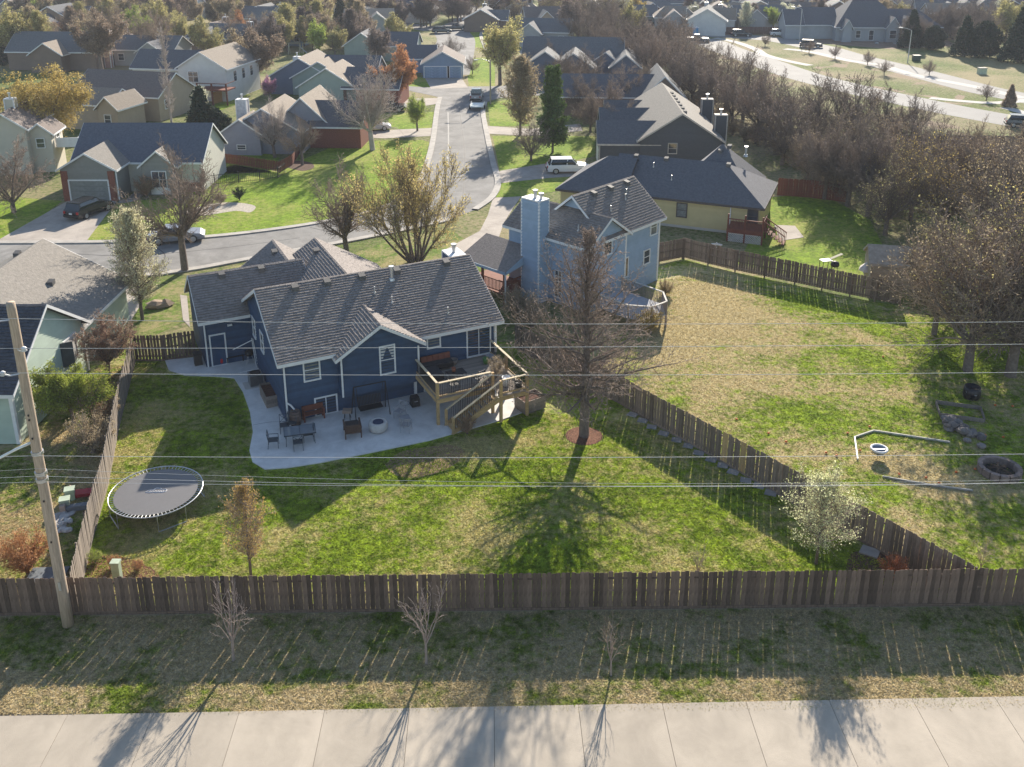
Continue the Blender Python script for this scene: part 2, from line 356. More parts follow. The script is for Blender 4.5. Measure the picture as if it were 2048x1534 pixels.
# ------------------------------------------------------------------ concrete road in front
e0, e1 = G(0, 1428), G(2048, 1411); ed = (e1 - e0).normalized(); en = Vector((-ed.y, ed.x, 0))
r = link('concrete_road', None); r['kind'] = 'structure'; r['label'] = 'pale jointed concrete road along the fence'
r.location = G(479, 1424); r.rotation_euler = (0, 0, math.atan2(ed.y, ed.x) + R(0.8))
pw, pd = 3.14, 3.9
pm = MB().box((pw / 2, -pd / 2, -0.04), (pw - 0.016, pd - 0.016, 0.16)).mesh('panel', mat('road_concrete', (0.4, 0.35, 0.285), 0.92, 0.14, 0.45, 0.12, 35, orand=0.06, stretch=(1, 0.55, 1)))
for row in range(3):
    for i in range(-8, 12): link('panel', pm, r, (i * pw, -row * pd, 0.0))
sheet('road_bed', [e0 + ed * -40 + en * -0.02, e0 + ed * 80 + en * -0.02, e0 + ed * 80 - en * 13, e0 - ed * 40 - en * 13], mat('joint_dark', (0.06, 0.055, 0.05)), 0.012)
for m_, sc_, lo_ in ((MATS['road_concrete'], .5, .87), (CONC_PATIO, .7, .84), (ASPH, .35, .74), (DRIVE, .5, .78), (KERB, .8, .75)): stain(m_, sc_, lo_)
# ------------------------------------------------------------------ streets, kerbs, drives
FAR = [(-150, 486), (0, 486), (240, 484), (420, 474), (560, 458), (660, 442), (740, 424), (800, 400), (838, 366), (855, 325), (866, 280), (874, 220), (880, 195)]
RIGHT = [(970, 205), (966, 225), (973, 265), (986, 325), (996, 365), (984, 395), (950, 420)]
NEAR = [(900, 440), (800, 462), (700, 482), (600, 500), (480, 522), (380, 540), (250, 555), (0, 565), (-150, 567)]
STREET = FAR + [(858, 190), (820, 182), (770, 180), (770, 170), (860, 175), (916, 173), (985, 173), (1120, 165), (1120, 188), (1000, 196)] + RIGHT + NEAR
sheet('street', px(*STREET), ASPH, 0.02)
ribbon('street', px((890, 150), (905, 110), (912, 80), (905, 60), (940, 40), (960, 20), (965, 0), (965, -20)), 9.0, ASPH, 0.02)
ribbon('street', px((870, 60), (800, 48), (740, 44)), 7.0, ASPH, 0.016)
for i, L_ in enumerate((FAR, RIGHT, NEAR)): ribbon('kerb', px(*L_), 0.7, KERB, 0.12, 0.13)
ribbon('kerb', px((975, 106), (968, 90), (962, 70), (972, 50), (985, 30), (990, 5)), 0.8, KERB, 0.12, 0.13)
for q in ([(60, 500), (240, 512), (430, 498), (600, 476)], [(300, 488), (330, 510), (318, 535)], [(620, 455), (680, 470), (700, 478)], [(925, 400), (930, 330), (926, 270), (918, 215)], [(880, 300), (930, 296), (975, 298)], [(880, 245), (925, 243), (968, 246)], [(880, 350), (900, 380), (890, 430)]): ribbon('tar_seam', px(*q), .09, mat('tar_seal', (.07, .068, .066), .7), 0.026)
ribbon('road_seam', px((895, 330), (897, 280), (896, 225)), 0.15, mat('seam', (0.34, 0.33, 0.31)), 0.026)
for i, p in enumerate(([(137, 401), (234, 402), (172, 484), (-10, 484)], [(849, 155), (921, 153), (936, 175), (862, 178)], [(690, 243), (735, 262), (868, 256), (866, 272), (770, 277), (690, 275)],
          [(735, 190), (800, 198), (876, 196), (874, 208), (790, 222), (735, 222)], [(993, 343), (1100, 326), (1170, 340), (1165, 352), (1100, 356), (997, 367)], [(972, 252), (1060, 258), (1160, 248), (1165, 262), (1060, 272), (978, 268)],
          [(986, 396), (1042, 393), (1008, 445), (992, 492), (930, 512), (893, 498), (960, 462), (976, 430)], [(222, 556), (272, 566), (284, 606), (262, 642), (232, 640)], [(360, 590), (374, 592), (380, 655), (366, 640)],
          [(972, 66), (1050, 62), (1050, 68), (972, 72)], [(976, 86), (1050, 82), (1050, 88), (976, 92)], [(1548, 450), (1590, 452), (1608, 475), (1560, 482)], [(1000, 104), (1060, 100), (1060, 106), (1000, 111)])):
    sheet('driveway', px(*p), DRIVE, 0.024 + 0.004 * (i % 2))
ribbon('front_path', px((240, 402), (262, 400), (285, 378), (280, 360)), 1.3, DRIVE, 0.03)
ribbon('boulevard', px((2300, 290), (2048, 246), (1900, 219), (1800, 198), (1700, 176), (1600, 150), (1520, 122), (1450, 98), (1410, 82), (1340, 72)), 8.0, NEWROAD, 0.02)
ribbon('boulevard', px((2300, 245), (2048, 196), (1960, 178), (1860, 152), (1780, 132), (1700, 113), (1640, 96), (1560, 80), (1480, 73), (1400, 70), (1300, 71)), 8.0, NEWROAD, 0.024)
PALE = mat('pale_path', (0.45, 0.43, 0.4), 0.9, 0.06)
ribbon('path', px((1430, 76), (1470, 84), (1510, 98), (1530, 110), (1575, 122), (1620, 131)), 2.0, PALE, 0.032)
ribbon('path', px((1570, 98), (1620, 104), (1700, 122), (1760, 130), (1800, 142), (1850, 155), (1960, 176), (2048, 197)), 2.2, PALE, 0.036)
ribbon('path', px((1860, 196), (1920, 202), (1990, 206), (2060, 200)), 2.0, PALE, 0.032)
ribbon('path', px((2010, 215), (2060, 228), (2150, 240)), 2.0, PALE, 0.036)
sheet('patio', PATIO, CONC_PATIO, 0.06, thick=0.2)
ribbon('patio_joint', px((506, 852), (540, 846), (574, 846)), 0.03, mat('joint_dark2', (0.12, 0.12, 0.12)), 0.064)
for p in ([(770, 930), (800, 905), (850, 895), (900, 890), (930, 905), (900, 935), (840, 955), (790, 950)],): sheet('bare_soil_patch', smooth_line(px(*p, p[0]), 4)[:-1], mat('tan_soil', (0.3, 0.2, 0.12), 1, 0.35, 3.0, 0.6), 0.013)
sheet('planting_bed', smooth_line(px((162, 1150), (172, 1125), (200, 1112), (250, 1115), (300, 1135), (315, 1156), (230, 1165), (162, 1150)), 4)[:-1], MULCH, 0.013)
sheet('planting_bed', smooth_line(px((1690, 1160), (1700, 1110), (1740, 1100), (1790, 1100), (1850, 1140), (1900, 1185), (1780, 1195), (1690, 1160)), 4)[:-1], mat('dark_mulch', (0.1, 0.06, 0.045), 1, 0.4, 8, 0.7), 0.013)
sheet('planting_bed', smooth_line(px((575, 335), (590, 322), (620, 325), (628, 335), (605, 342), (575, 335)), 4)[:-1], mat('dark_mulch', (0.1, 0.06, 0.045)), 0.013)
sheet('planting_bed', smooth_line(px((360, 425), (420, 408), (470, 405), (510, 412), (500, 425), (470, 422), (400, 432), (360, 425)), 4)[:-1], mat('pale_gravel', (0.4, 0.36, 0.3), 1, 0.3, 5), 0.013)
# ------------------------------------------------------------------ houses
def clip_poly(poly, axis, val, keep_ge):
    out = []
    for i in range(len(poly)):
        a, b = poly[i], poly[(i + 1) % len(poly)]
        ia = (a[axis] >= val) if keep_ge else (a[axis] <= val); ib = (b[axis] >= val) if keep_ge else (b[axis] <= val)
        if ia: out.append(a)
        if ia != ib:
            t = (val - a[axis]) / (b[axis] - a[axis]); out.append(tuple(a[k] + (b[k] - a[k]) * t for k in range(2)))
    return out
def clip_convex(poly, clip):
    out = poly
    for i in range(len(clip)):
        a, b = clip[i], clip[(i + 1) % len(clip)]; src = out; out = []
        if not src: return []
        side = lambda p: (b[0] - a[0]) * (p[1] - a[1]) - (b[1] - a[1]) * (p[0] - a[0])
        for j in range(len(src)):
            p, q = src[j], src[(j + 1) % len(src)]; sp, sq = side(p), side(q)
            if sp >= -1e-9: out.append(p)
            if (sp >= -1e-9) != (sq >= -1e-9):
                t = sp / (sp - sq); out.append((p[0] + (q[0] - p[0]) * t, p[1] + (q[1] - p[1]) * t))
    return out
_WIN = {}
class House:
    def __init__(s, name, label, loc, ang, wall, roofm, trim=WHITE, group=None, cat='house'):
        s.root = root(name, label, cat, loc, R(ang), group); s.wallm = wall; s.roofm = roofm; s.trim = trim
    def boards(s, a, b, poly, h=0.2, m=None, name='siding_board'):
        """lap siding on the wall a->b (outward normal to the right of a->b); poly in (along, z)"""
        a = Vector((a[0], a[1], 0)); b = Vector((b[0], b[1], 0)); d = (b - a).normalized(); n = Vector((d.y, -d.x, 0))
        z0 = min(p[1] for p in poly); z1 = max(p[1] for p in poly); k = 0
        while z0 + k * h < z1 - 0.02:
            lo, hi = z0 + k * h, min(z0 + (k + 1) * h, z1); k += 1
            q = clip_poly(clip_poly(poly, 1, lo, True), 1, hi, False)
            if len(q) < 3 or max(p[0] for p in q) - min(p[0] for p in q) < 0.05: continue
            f = [a + d * p[0] + Vector((0, 0, p[1])) + n * (0.06 - 0.045 * (p[1] - lo) / h) for p in q]
            g = [a + d * p[0] + Vector((0, 0, p[1])) + n * 0.003 for p in q]
            c = len(q); mb = MB().add(f + g, [tuple(range(c))] + [(i, c + i, c + (i + 1) % c, (i + 1) % c) for i in range(c)])
            part(name, mb, m or s.wallm, s.root)
    def plane(s, poly, t=0.16, shingle=0.0, m=None):
        """roof plane: polygon (eave edge first two points) given at the wall-top level"""
        P = [Vector(p) for p in poly]
        s._roof.prism(P, (0, 0, t))
        if shingle:
            e = P[1] - P[0]; L = e.length; eu = e.normalized(); nrm = None
            for q in P[2:]:
                c = e.cross(q - P[0])
                if c.length > 1e-6: nrm = c.normalized(); break
            if nrm.z < 0: nrm = -nrm
            ev = nrm.cross(eu)
            if ev.z < 0: ev = -ev
            o = P[0] + Vector((0, 0, t)); loc = [((p - P[0]).dot(eu), (p - P[0]).dot(ev)) for p in P]
            ar = sum(loc[i][0] * loc[(i + 1) % len(loc)][1] - loc[(i + 1) % len(loc)][0] * loc[i][1] for i in range(len(loc)))
            if ar < 0: loc.reverse()
            u0 = min(p[0] for p in loc); u1 = max(p[0] for p in loc); v1 = max(p[1] for p in loc); rng = random.Random(int(L * 1000))
            rows = int(v1 / shingle) + 1
            for r_ in range(rows):
                x = u0 - rng.random() * 0.3
                while x < u1:
                    wd = rng.choice((0.22, 0.3, 0.36)); y = r_ * shingle - (0.0 if rng.random() < 0.6 else 0.02)
                    q = clip_convex([(x, max(y, 0)), (x + wd - 0.012, max(y, 0)), (x + wd - 0.012, y + shingle * 1.02), (x, y + shingle * 1.02)], loc); x += wd
                    if len(q) < 3: continue
                    th = 0.047 + rng.random() * 0.006
                    top = [o + eu * p[0] + ev * p[1] + nrm * (th - (th - 0.004) * min(1, max(0, (p[1] - y) / shingle))) for p in q]
                    bot = [o + eu * p[0] + ev * p[1] + nrm * 0.001 for p in q]; c = len(q)
                    s._sh.add(top + bot, [tuple(range(c))] + [(i, c + i, c + (i + 1) % c, (i + 1) % c) for i in range(c)])
    def fascia(s, p, q, h=0.2, t=0.03, out=(0, 0, 0)):
        p, q = Vector(p), Vector(q); o = Vector(out).normalized()
        p = p + o * 0.004; q = q + o * 0.004
        s._fa.prism([p + Vector((0, 0, 0.155)), q + Vector((0, 0, 0.155)), q - Vector((0, 0, h - 0.15)), p - Vector((0, 0, h - 0.15))], o * t)
    def block(s, u0, u1, v0, v1, ze, zr, axis='u', ov=0.4, rake=0.3, z0=0.0, shingle=0.0, siding='', bh=0.2, hip=(0, 0), wall=True, ridge=None, wm=None):
        s._roof = MB(); s._fa = MB(); s._sh = MB()
        wm = wm or s.wallm
        T = (lambda a, b, z: (a, b, z)) if axis == 'u' else (lambda a, b, z: (b, a, z))
        a0, a1, b0, b1 = (u0, u1, v0, v1) if axis == 'u' else (v0, v1, u0, u1)   # a along the ridge, b across
        bm = ridge if ridge is not None else (b0 + b1) / 2
        sl0, sl1 = (zr - ze) / (bm - b0), (zr - ze) / (b1 - bm)
        h0, h1 = hip
        if wall:
            mb = MB(); i_ = 0.0
            pen = [(b0, z0), (b1, z0), (b1, ze), (bm, zr), (b0, ze)]
            if h0 or h1: pen = [(b0, z0), (b1, z0), (b1, ze), (b0, ze)]
            mb.prism([T(a0, b, z) for b, z in pen], Vector(T(a1, 0, 0)) - Vector(T(a0, 0, 0)))
            part('wall', mb, wm, s.root)
        ea0, ea1 = a0 - (ov if h0 else rake), a1 + (ov if h1 else rake)
        ze0, ze1 = ze - sl0 * ov, ze - sl1 * ov
        ra0, ra1 = (a0 + h0 if h0 else ea0), (a1 - h1 if h1 else ea1)
        F0 = [T(ea0, b0 - ov, ze0), T(ea1, b0 - ov, ze0), T(ra1, bm, zr), T(ra0, bm, zr)]
        F1 = [T(ea1, b1 + ov, ze1), T(ea0, b1 + ov, ze1), T(ra0, bm, zr), T(ra1, bm, zr)]
        s.plane(F0, shingle=shingle); s.plane(F1, shingle=shingle)
        if h0: s.plane([T(ea0, b1 + ov, ze1), T(ea0, b0 - ov, ze0), T(ra0, bm, zr)], shingle=shingle)
        if h1: s.plane([T(ea1, b0 - ov, ze0), T(ea1, b1 + ov, ze1), T(ra1, bm, zr)], shingle=shingle)
        dB = Vector(T(0, 1, 0)); dA = Vector(T(1, 0, 0))
        s.fascia(F0[0], F0[1], out=-dB); s.fascia(F1[0], F1[1], out=dB)
        for hh, x, o_ in ((h0, ea0, -dA), (h1, ea1, dA)):
            if hh: s.fascia(T(x, b0 - ov, ze0), T(x, b1 + ov, ze1), out=o_)
            else:
                s.fascia(T(x, b0 - ov, ze0), T(x, bm, zr), out=o_); s.fascia(T(x, bm, zr), T(x, b1 + ov, ze1), out=o_)
        ro = part('roof', s._roof, s.roofm, s.root)
        part('fascia', s._fa, s.trim, s.root)
        if s._sh.f: part('shingles', s._sh, s.roofm, ro, stuff=True)
        gz = lambda b: ze + (sl0 * (b - b0) if b < bm else sl1 * (b1 - b))
        for c in siding:
            pa = {'F': ((u0, v0), (u1, v0)), 'R': ((u1, v0), (u1, v1)), 'B': ((u1, v1), (u0, v1)), 'L': ((u0, v1), (u0, v0))}[c]
            along_ridge = (c in 'FB') == (axis == 'u'); Lw = math.dist(*pa)
            if along_ridge or h0 or h1: poly = [(0, z0), (Lw, z0), (Lw, ze - 0.05), (0, ze - 0.05)]
            else:
                mid = (bm - b0) if c in 'FR' else (b1 - bm)
                if (c in 'L' and axis == 'u') or (c in 'B' and axis == 'v'): mid = b1 - bm
                poly = [(0, z0), (Lw, z0), (Lw, ze - 0.03), (mid, zr - 0.03), (0, ze - 0.03)]
            s.boards(pa[0], pa[1], poly, bh, wm)
        s.last = dict(ro=ro, T=T, b0=b0, b1=b1, bm=bm, ze=ze, zr=zr, sl0=sl0, sl1=sl1)
        return ro
    def vent(s, a, b, kind='vent'):
        """roof vent on the last block: a along ridge, b across"""
        l = s.last; z = l['ze'] + (l['sl0'] * (b - l['b0']) if b < l['bm'] else l['sl1'] * (l['b1'] - b)) + 0.16
        x, y, z = l['T'](a, b, z)
        if kind == 'vent':
            mb = MB().prism([(x - .2, y - .22, z - .1), (x + .2, y - .22, z - .1), (x + .2, y + .2, z - .0), (x - .2, y + .2, z - .0)], (0, 0, 0.3))
            part('roof_vent', mb, mat('vent_metal', (0.12, 0.115, 0.11), 0.75, 0.15), s.root)
        else:
            h = 0.75 if kind == 'flue' else 0.45; r_ = 0.11 if kind == 'flue' else 0.045
            mb = MB().lathe([(r_ * 2.2, -0.15), (r_ * 1.6, 0.08), (r_, 0.1), (r_, h)] + ([(r_ * 1.6, h), (r_ * 1.6, h + 0.14)] if kind == 'flue' else []), (x, y, z), 8)
            part('vent_pipe', mb, STEEL, s.root, smooth=False)
    def win(s, u, v, z, w, h, n=(0, -1), cols=1, rows=2, glass=None, frame=None, name='window', fw=0.09, blind=False):
        """window centred at (u,v,z); n outward normal"""
        key = (round(w, 2), round(h, 2), cols, rows, fw, (frame or s.trim).name, name)
        if key not in _WIN:
            mb = MB(); hw, hh = w / 2, h / 2; D = 0.1
            mb.bb((-hw - fw, 0, hh), (hw + fw, D, hh + fw)); mb.bb((-hw - fw, 0, -hh - fw), (hw + fw, D + 0.03, -hh))
            mb.bb((-hw - fw, 0.003, -hh), (-hw, D - 0.004, hh)); mb.bb((hw, 0.003, -hh), (hw + fw, D - 0.004, hh))
            for c in range(1, cols): x = -hw + w * c / cols; mb.bb((x - 0.025, 0.01, -hh), (x + 0.025, D - 0.015, hh))
            for q in range(1, rows): y = -hh + h * q / rows; mb.bb((-hw, 0.012, y - 0.025), (hw, D - 0.01, y + 0.025))
            _WIN[key] = (mb.mesh(name, frame or s.trim), MB().bb((-hw + w / cols * 0 + 0.002, 0.05, -hh + 0.002), (-hw + w / cols - 0.002, 0.062, -hh + h / rows - 0.002)).mesh('pane', glass or GLASS))
        fm, pm_ = _WIN[key]
        o = link(name, fm, s.root, (u, v, z), math.atan2(n[1], n[0]) - math.pi / 2)
        for c in range(cols):
            for q in range(rows):
                p = link('pane', pm_, o, (w / cols * c, 0, h / rows * q))
        return o
    def post(s, name, a, b, sx=0.1, m=None):
        part(name, MB().bb((a[0] - sx / 2, a[1] - sx / 2, a[2]), (a[0] + sx / 2, a[1] + sx / 2, b)), m or s.trim, s.root)
    def spout(s, u, v, z1, z0=0.1, w_=0.09): part('downspout', MB().box((u, v, (z0 + z1) / 2), (w_, w_, z1 - z0)), s.trim, s.root)
    def garage_door(s, u, v, w, h, n=(0, -1), m=None, rows=4):
        o = link('garage_door', MB().bb((-w / 2, 0.0, 0), (w / 2, 0.04, h)).mesh('garage_door', m or WHITE), s.root, (u, v, 0.02), math.atan2(n[1], n[0]) - math.pi / 2)
        pm2 = MB().bb((-w / 2 + 0.03, 0.04, 0.03), (w / 2 - 0.03, 0.075, h / rows - 0.02)).mesh('door_panel', m or WHITE)
        for i in range(rows): link('door_panel', pm2, o, (0, 0, i * h / rows))
        fr = MB(); fr.bb((-w / 2 - .14, 0, 0), (-w / 2, .09, h)); fr.bb((w / 2, 0, 0), (w / 2 + .14, .09, h)); fr.bb((-w / 2 - .14, 0, h), (w / 2 + .14, .09, h + .14))
        part('door_frame', fr, s.trim, o)
    def chimney(s, u, v, z, du, dv, m=None, cap=True, z0=0.0):
        o = part('chimney', MB().bb((u - du / 2, v - dv / 2, z0), (u + du / 2, v + dv / 2, z)), m or s.wallm, s.root)
        part('chimney_cap', MB().bb((u - du / 2 - .05, v - dv / 2 - .05, z), (u + du / 2 + .05, v + dv / 2 + .05, z + .1)), s.trim, o)
        part('flue', MB().lathe([(.13, 0), (.13, .5), (.2, .5), (.2, .62)], (u, v, z + .1), 10), STEEL, o)
        cm = MB()
        for a in (-1, 1):
            for b in (-1, 1): cm.bb((u + a * (du / 2) - .06, v + b * (dv / 2) - .06, z0), (u + a * (du / 2) + .06, v + b * (dv / 2) + .06, z - .004))
        part('corner_trim', cm, s.trim, o)
def roof_mat(n, c, island=0.15): return mat(n, c, 0.9, 0.2, 5.0, 0.6, 12, island=island)
# ---- the navy house
o1 = G(574, 846); A1 = 26.0
NAVY = mat('navy_siding', (0.028, 0.064, 0.13), 0.55, 0.16, 2, orand=0.16)
BROWNROOF = roof_mat('brown_grey_shingle', (0.245, 0.217, 0.2), .11)
H1 = House('house', 'navy blue lap-sided house with brown-grey shingle roof and wooden deck', o1, A1, NAVY, BROWNROOF)
H1.block(0, 13.4, 0, 9.6, 4.05, 6.5, 'u', ov=0.45, rake=0.35, shingle=0.2, siding='FLR', bh=0.19)
for a in (2.0, 4.0, 6.2, 8.5, 11.9): H1.vent(a, 4.35)
H1.vent(8.0, 3.9, 'flue'); H1.vent(6.6, 3.1, 'pipe'); H1.vent(7.4, 2.2, 'pipe'); H1.vent(10.5, 0.75, 'pipe')
H1.block(3.2, 8.0, -0.6, 3.4, 3.86, 5.32, 'v', ov=0.35, rake=0.35, z0=1.2, shingle=0.2, siding='FLR', bh=0.19)
H1.block(-3.0, 4.0, 9.3, 14.7, 3.5, 5.4, 'u', ov=0.4, rake=0.3, shingle=0.2, siding='FL', bh=0.19)
for a in (-1.2, 1.4): H1.vent(a, 11.6)
H1.block(0.6, 6.2, 12.1, 17.0, 3.3, 5.3, 'v', shingle=0.2, rake=.1); H1.vent(14.8, 3.0)
H1.block(1.8, 10.0, 5.7, 14.6, 3.3, 5.8, 'v', shingle=0.2, rake=.1); H1.vent(12.4, 5.4)
H1.chimney(14.1, 8.4, 5.5, 1.1, 1.5, z0=0)
H1.win(1.65, 0.02, 3.1, 0.84, 1.25, glass=REFLECT_GLASS); H1.win(2.35, 0.02, 0.62, 1.2, 1.05, cols=2, rows=1)
H1.win(6.03, -0.57, 3.05, 0.82, 1.7, glass=GLASS); H1.win(9.2, 0.02, 3.55, 0.75, 1.15, glass=REFLECT_GLASS)
def curtain(u, v, z, sgn):
    P = [(u + sgn * .40, v, z + .8), (u + sgn * .02, v, z + .8), (u + sgn * .2, v, z + .35), (u + sgn * .3, v, z + .05), (u + sgn * .40, v, z + .02)]
    part('curtain', MB().prism(P, (0, 0.004, 0)), CURTAIN, H1.root)
for sg in (-1, 1): curtain(6.03, -0.645, 3.05, sg)
sd_ = H1.win(12.2, 0.02, 2.85, 1.5, 2.05, cols=2, rows=1, name='sliding_door'); sd_['label'] = 'white framed sliding glass door onto the deck'
H1.win(9.3, 0.02, 1.05, 1.5, 1.9, cols=2, rows=1, name='sliding_door')
H1.win(0.0, 5.4, 2.9, 0.7, 1.2, n=(-1, 0)); H1.win(0.0, 7.8, 2.9, 0.7, 1.2, n=(-1, 0))
dr = H1.win(-2.2, 9.28, 1.15, 0.86, 2.1, cols=1, rows=1, name='door', glass=NAVY)
part('wall_light', MB().box((-1.35, 9.2, 2.75), (.3, .1, .12)), mat('lamp_white', (.7, .7, .7)), H1.root)
H1.spout(0.05, -0.1, 3.85); H1.spout(3.22, -0.72, 3.7, 1.25); H1.spout(7.95, -0.72, 3.6, 1.3); H1.spout(-2.95, 9.15, 3.3); H1.spout(13.3, -0.12, 3.8, 1.8, 0.14)
part('downspout', MB().tube([(0.05, -.12, 1.35), (.25, -.2, 1.2), (.42, -.35, .95)], .05, 6), WHITE, H1.root)
part('downspout', MB().box((7.9, -.1, .65), (.16, .14, 1.2)), WHITE, H1.root)
part('foundation', MB().bb((-.06, -.02, 0), (13.46, 9.66, .12)), mat('foundation', (.3, .3, .3)), H1.root)
# deck of the navy house
DK = root('deck', 'raised timber deck with stairs against the navy house', 'deck', o1, R(A1)); zd = 1.75
pl = {}
def plank(u0, u1, v):
    k = round(u1 - u0, 2)
    if k not in pl: pl[k] = MB().bb((0, 0, -.04), (k, .132, 0)).mesh('deck_board', mat('deck_plank', (.27, .23, .19), .85, .2, 3, stretch=(.6, 6, 6), orand=.22))
    link('deck_board', pl[k], DK, (u0, v, zd))
v = -4.2
while v < -0.15: plank(8.06 if v > -.75 else 7.75, 12.95, v); v += .14
v = -5.45
while v < -4.25: plank(11.15, 12.95, v); v += .14
for a, b in (((7.75, -4.22), (11.15, -4.16)), ((11.15, -5.48), (12.95, -5.42)), ((7.72, -4.2), (7.78, -.7)), ((12.92, -5.4), (12.98, -.1))):
    part('rim_joist', MB().bb((a[0], a[1], zd - .3), (b[0], b[1], zd - .045)), WOOD_NEW, DK)
for q in ((7.8, -4.1), (11.2, -4.25), (11.2, -5.38), (12.88, -5.38), (12.88, -2.6)):
    part('post', MB().bb((q[0] - .08, q[1] - .08, .05), (q[0] + .08, q[1] + .08, zd + .95)), WOOD_NEW, DK)
def rail(a, b, z0, z1, P=DK):
    """guard rail from a to b; z0/z1 floor heights at the two ends"""
    a3, b3 = Vector((*a, z0)), Vector((*b, z1)); d = b3 - a3; L = Vector((d.x, d.y, 0)).length; n = Vector((-d.y, d.x, 0)).normalized()
    part('rail_cap', MB().prism([a3 + n * .07 + Vector((0, 0, .95)), a3 - n * .07 + Vector((0, 0, .95)), a3 - n * .07 + Vector((0, 0, 1.0)), a3 + n * .07 + Vector((0, 0, 1.0))], d), WOOD_CAP, P)
    part('bottom_rail', MB().prism([a3 + n * .03 + Vector((0, 0, .1)), a3 - n * .03 + Vector((0, 0, .1)), a3 - n * .03 + Vector((0, 0, .18)), a3 + n * .03 + Vector((0, 0, .18))], d), WOOD_NEW, P)
    mb = MB(); k = int(L / .11)
    for i in range(1, k):
        p = a3 + d * (i / k); mb.bb((p.x - .011, p.y - .011, p.z + .16), (p.x + .011, p.y + .011, p.z + .96))
    part('balusters', mb, BLACKM, P, stuff=True)
rail((7.78, -.75), (7.78, -4.12), zd, zd); rail((7.86, -4.15), (11.1, -4.2), zd, zd); rail((11.28, -5.4), (12.85, -5.4), zd, zd); rail((12.92, -5.3), (12.92, -.2), zd, zd)
ns = 9
for i in range(ns):
    u = 11.05 - i * (2.85 / ns); z = zd - (i + 1) * zd / (ns + 1)
    part('stair_tread', MB().bb((u - .31, -5.42, z - .04), (u, -4.42, z)), WOOD_NEW, DK)
for v in (-5.46, -4.38):
    part('stringer', MB().prism([(11.1, v, zd - .35), (11.1, v, zd - .05), (8.25, v, .28), (8.05, v, .06), (8.35, v, .06)], (0, .05, 0)), WOOD_NEW, DK)
    rail((11.1, v), (8.2, v), zd - .05, .1); part('post', MB().bb((8.12, v - .06, .05), (8.26, v + .08, 1.1)), WOOD_NEW, DK)
# ---- light blue two-storey house
o2 = G(1312, 560); A2 = 47.0
LBLUE = mat('light_blue_siding', (0.29, 0.385, 0.5), 0.6, 0.08, 1.5, orand=0.05)
H2 = House('house', 'light blue two-storey house with tall sided chimney and wrap-around porch', o2, A2, LBLUE, roof_mat('grey_brown_shingle', (0.235, 0.205, 0.185), .1))
H2.block(-6.9, 0, 0, 5.9, 5.5, 7.95, 'u', ov=0.4, rake=0.45, shingle=0.22, siding='FR', bh=0.26)
for a in (-5.2, -3.1, -1.0): H2.vent(a, 2.55)
for a, b in ((-6.5, .7), (-4.8, 1.2), (-2.4, 1.6), (-1.9, 1.9)): H2.vent(a, b, 'pipe')
H2.block(-9.1, -4.6, -0.15, 7.7, 5.3, 6.85, 'v', ov=0.4, rake=0.35, shingle=0.22, siding='FL', bh=0.26)
H2.vent(1.4, -8.4, 'pipe'); H2.vent(5.8, -7.2)
H2.chimney(-9.65, 4.55, 8.0, 1.05, 1.7); H2.boards((-10.19, 5.4), (-10.19, 3.7), [(0, 0), (1.7, 0), (1.7, 7.95), (0, 7.95)], .26); H2.boards((-10.19, 3.68), (-9.1, 3.68), [(0, 0), (1.05, 0), (1.05, 7.95), (0, 7.95)], .26)
part('flue', MB().lathe([(.11, 0), (.11, .3), (.2, .3), (.2, .45)], (-9.55, 4.05, 8.1), 10), STEEL, H2.root)
H2.win(-.8, -.02, 4.75, .75, 1.2, glass=REFLECT_GLASS); H2.win(-1.6, -.02, 2.45, .72, 1.05); H2.win(-4.9, -.02, 2.3, 1.6, 1.5, cols=2, rows=1, glass=mat('amber_glass', (.2, .14, .07), .1, .5, 3, spec=.8))
H2.win(-6.9, -.17, 4.6, .85, .95, rows=1); H2.win(-9.1, 2.6, 1.6, .6, 2.1, n=(-1, 0), cols=2, rows=5, fw=.06)
for q in ((-9.08, -.13), (0, 0), (-4.6, -.13)): part('corner_trim', MB().bb((q[0] - .09, q[1] - .09, 0), (q[0] + .09, q[1] + .09, 5.1)), WHITE, H2.root)
# porch of the light blue house
pr = MB(); P_ = [(-12.2, 5.2, 2.55), (-12.2, 10.2, 2.55), (-9.1, 10.2, 3.75), (-9.1, 5.2, 3.75)]
pr.prism(P_, (0, 0, .16)); pr.prism([(-12.2, 10.2, 2.55), (-9.1, 11.5, 2.55), (-9.1, 10.2, 3.75)], (0, 0, .16)); part('porch_roof', pr, H2.roofm, H2.root)
pf = MB(); pf.prism([(-12.22, 5.2, 2.7), (-12.22, 10.2, 2.7), (-12.22, 10.2, 2.48), (-12.22, 5.2, 2.48)], (-.04, 0, 0)); pf.prism([(-12.2, 5.17, 2.7), (-9.1, 5.17, 3.9), (-9.1, 5.17, 3.0), (-12.2, 5.17, 2.5)], (0, -.03, 0)); part('porch_fascia', pf, LBLUE, H2.root)
part('porch_floor', MB().bb((-12.1, 5.4, .75), (-9.1, 10.1, .85)), WOOD_RED, H2.root)
for q in ((-12.0, 5.5), (-12.0, 7.8), (-12.0, 10.0)): H2.post('porch_post', (q[0], q[1], 0), 2.6, .16, WOOD_RED)
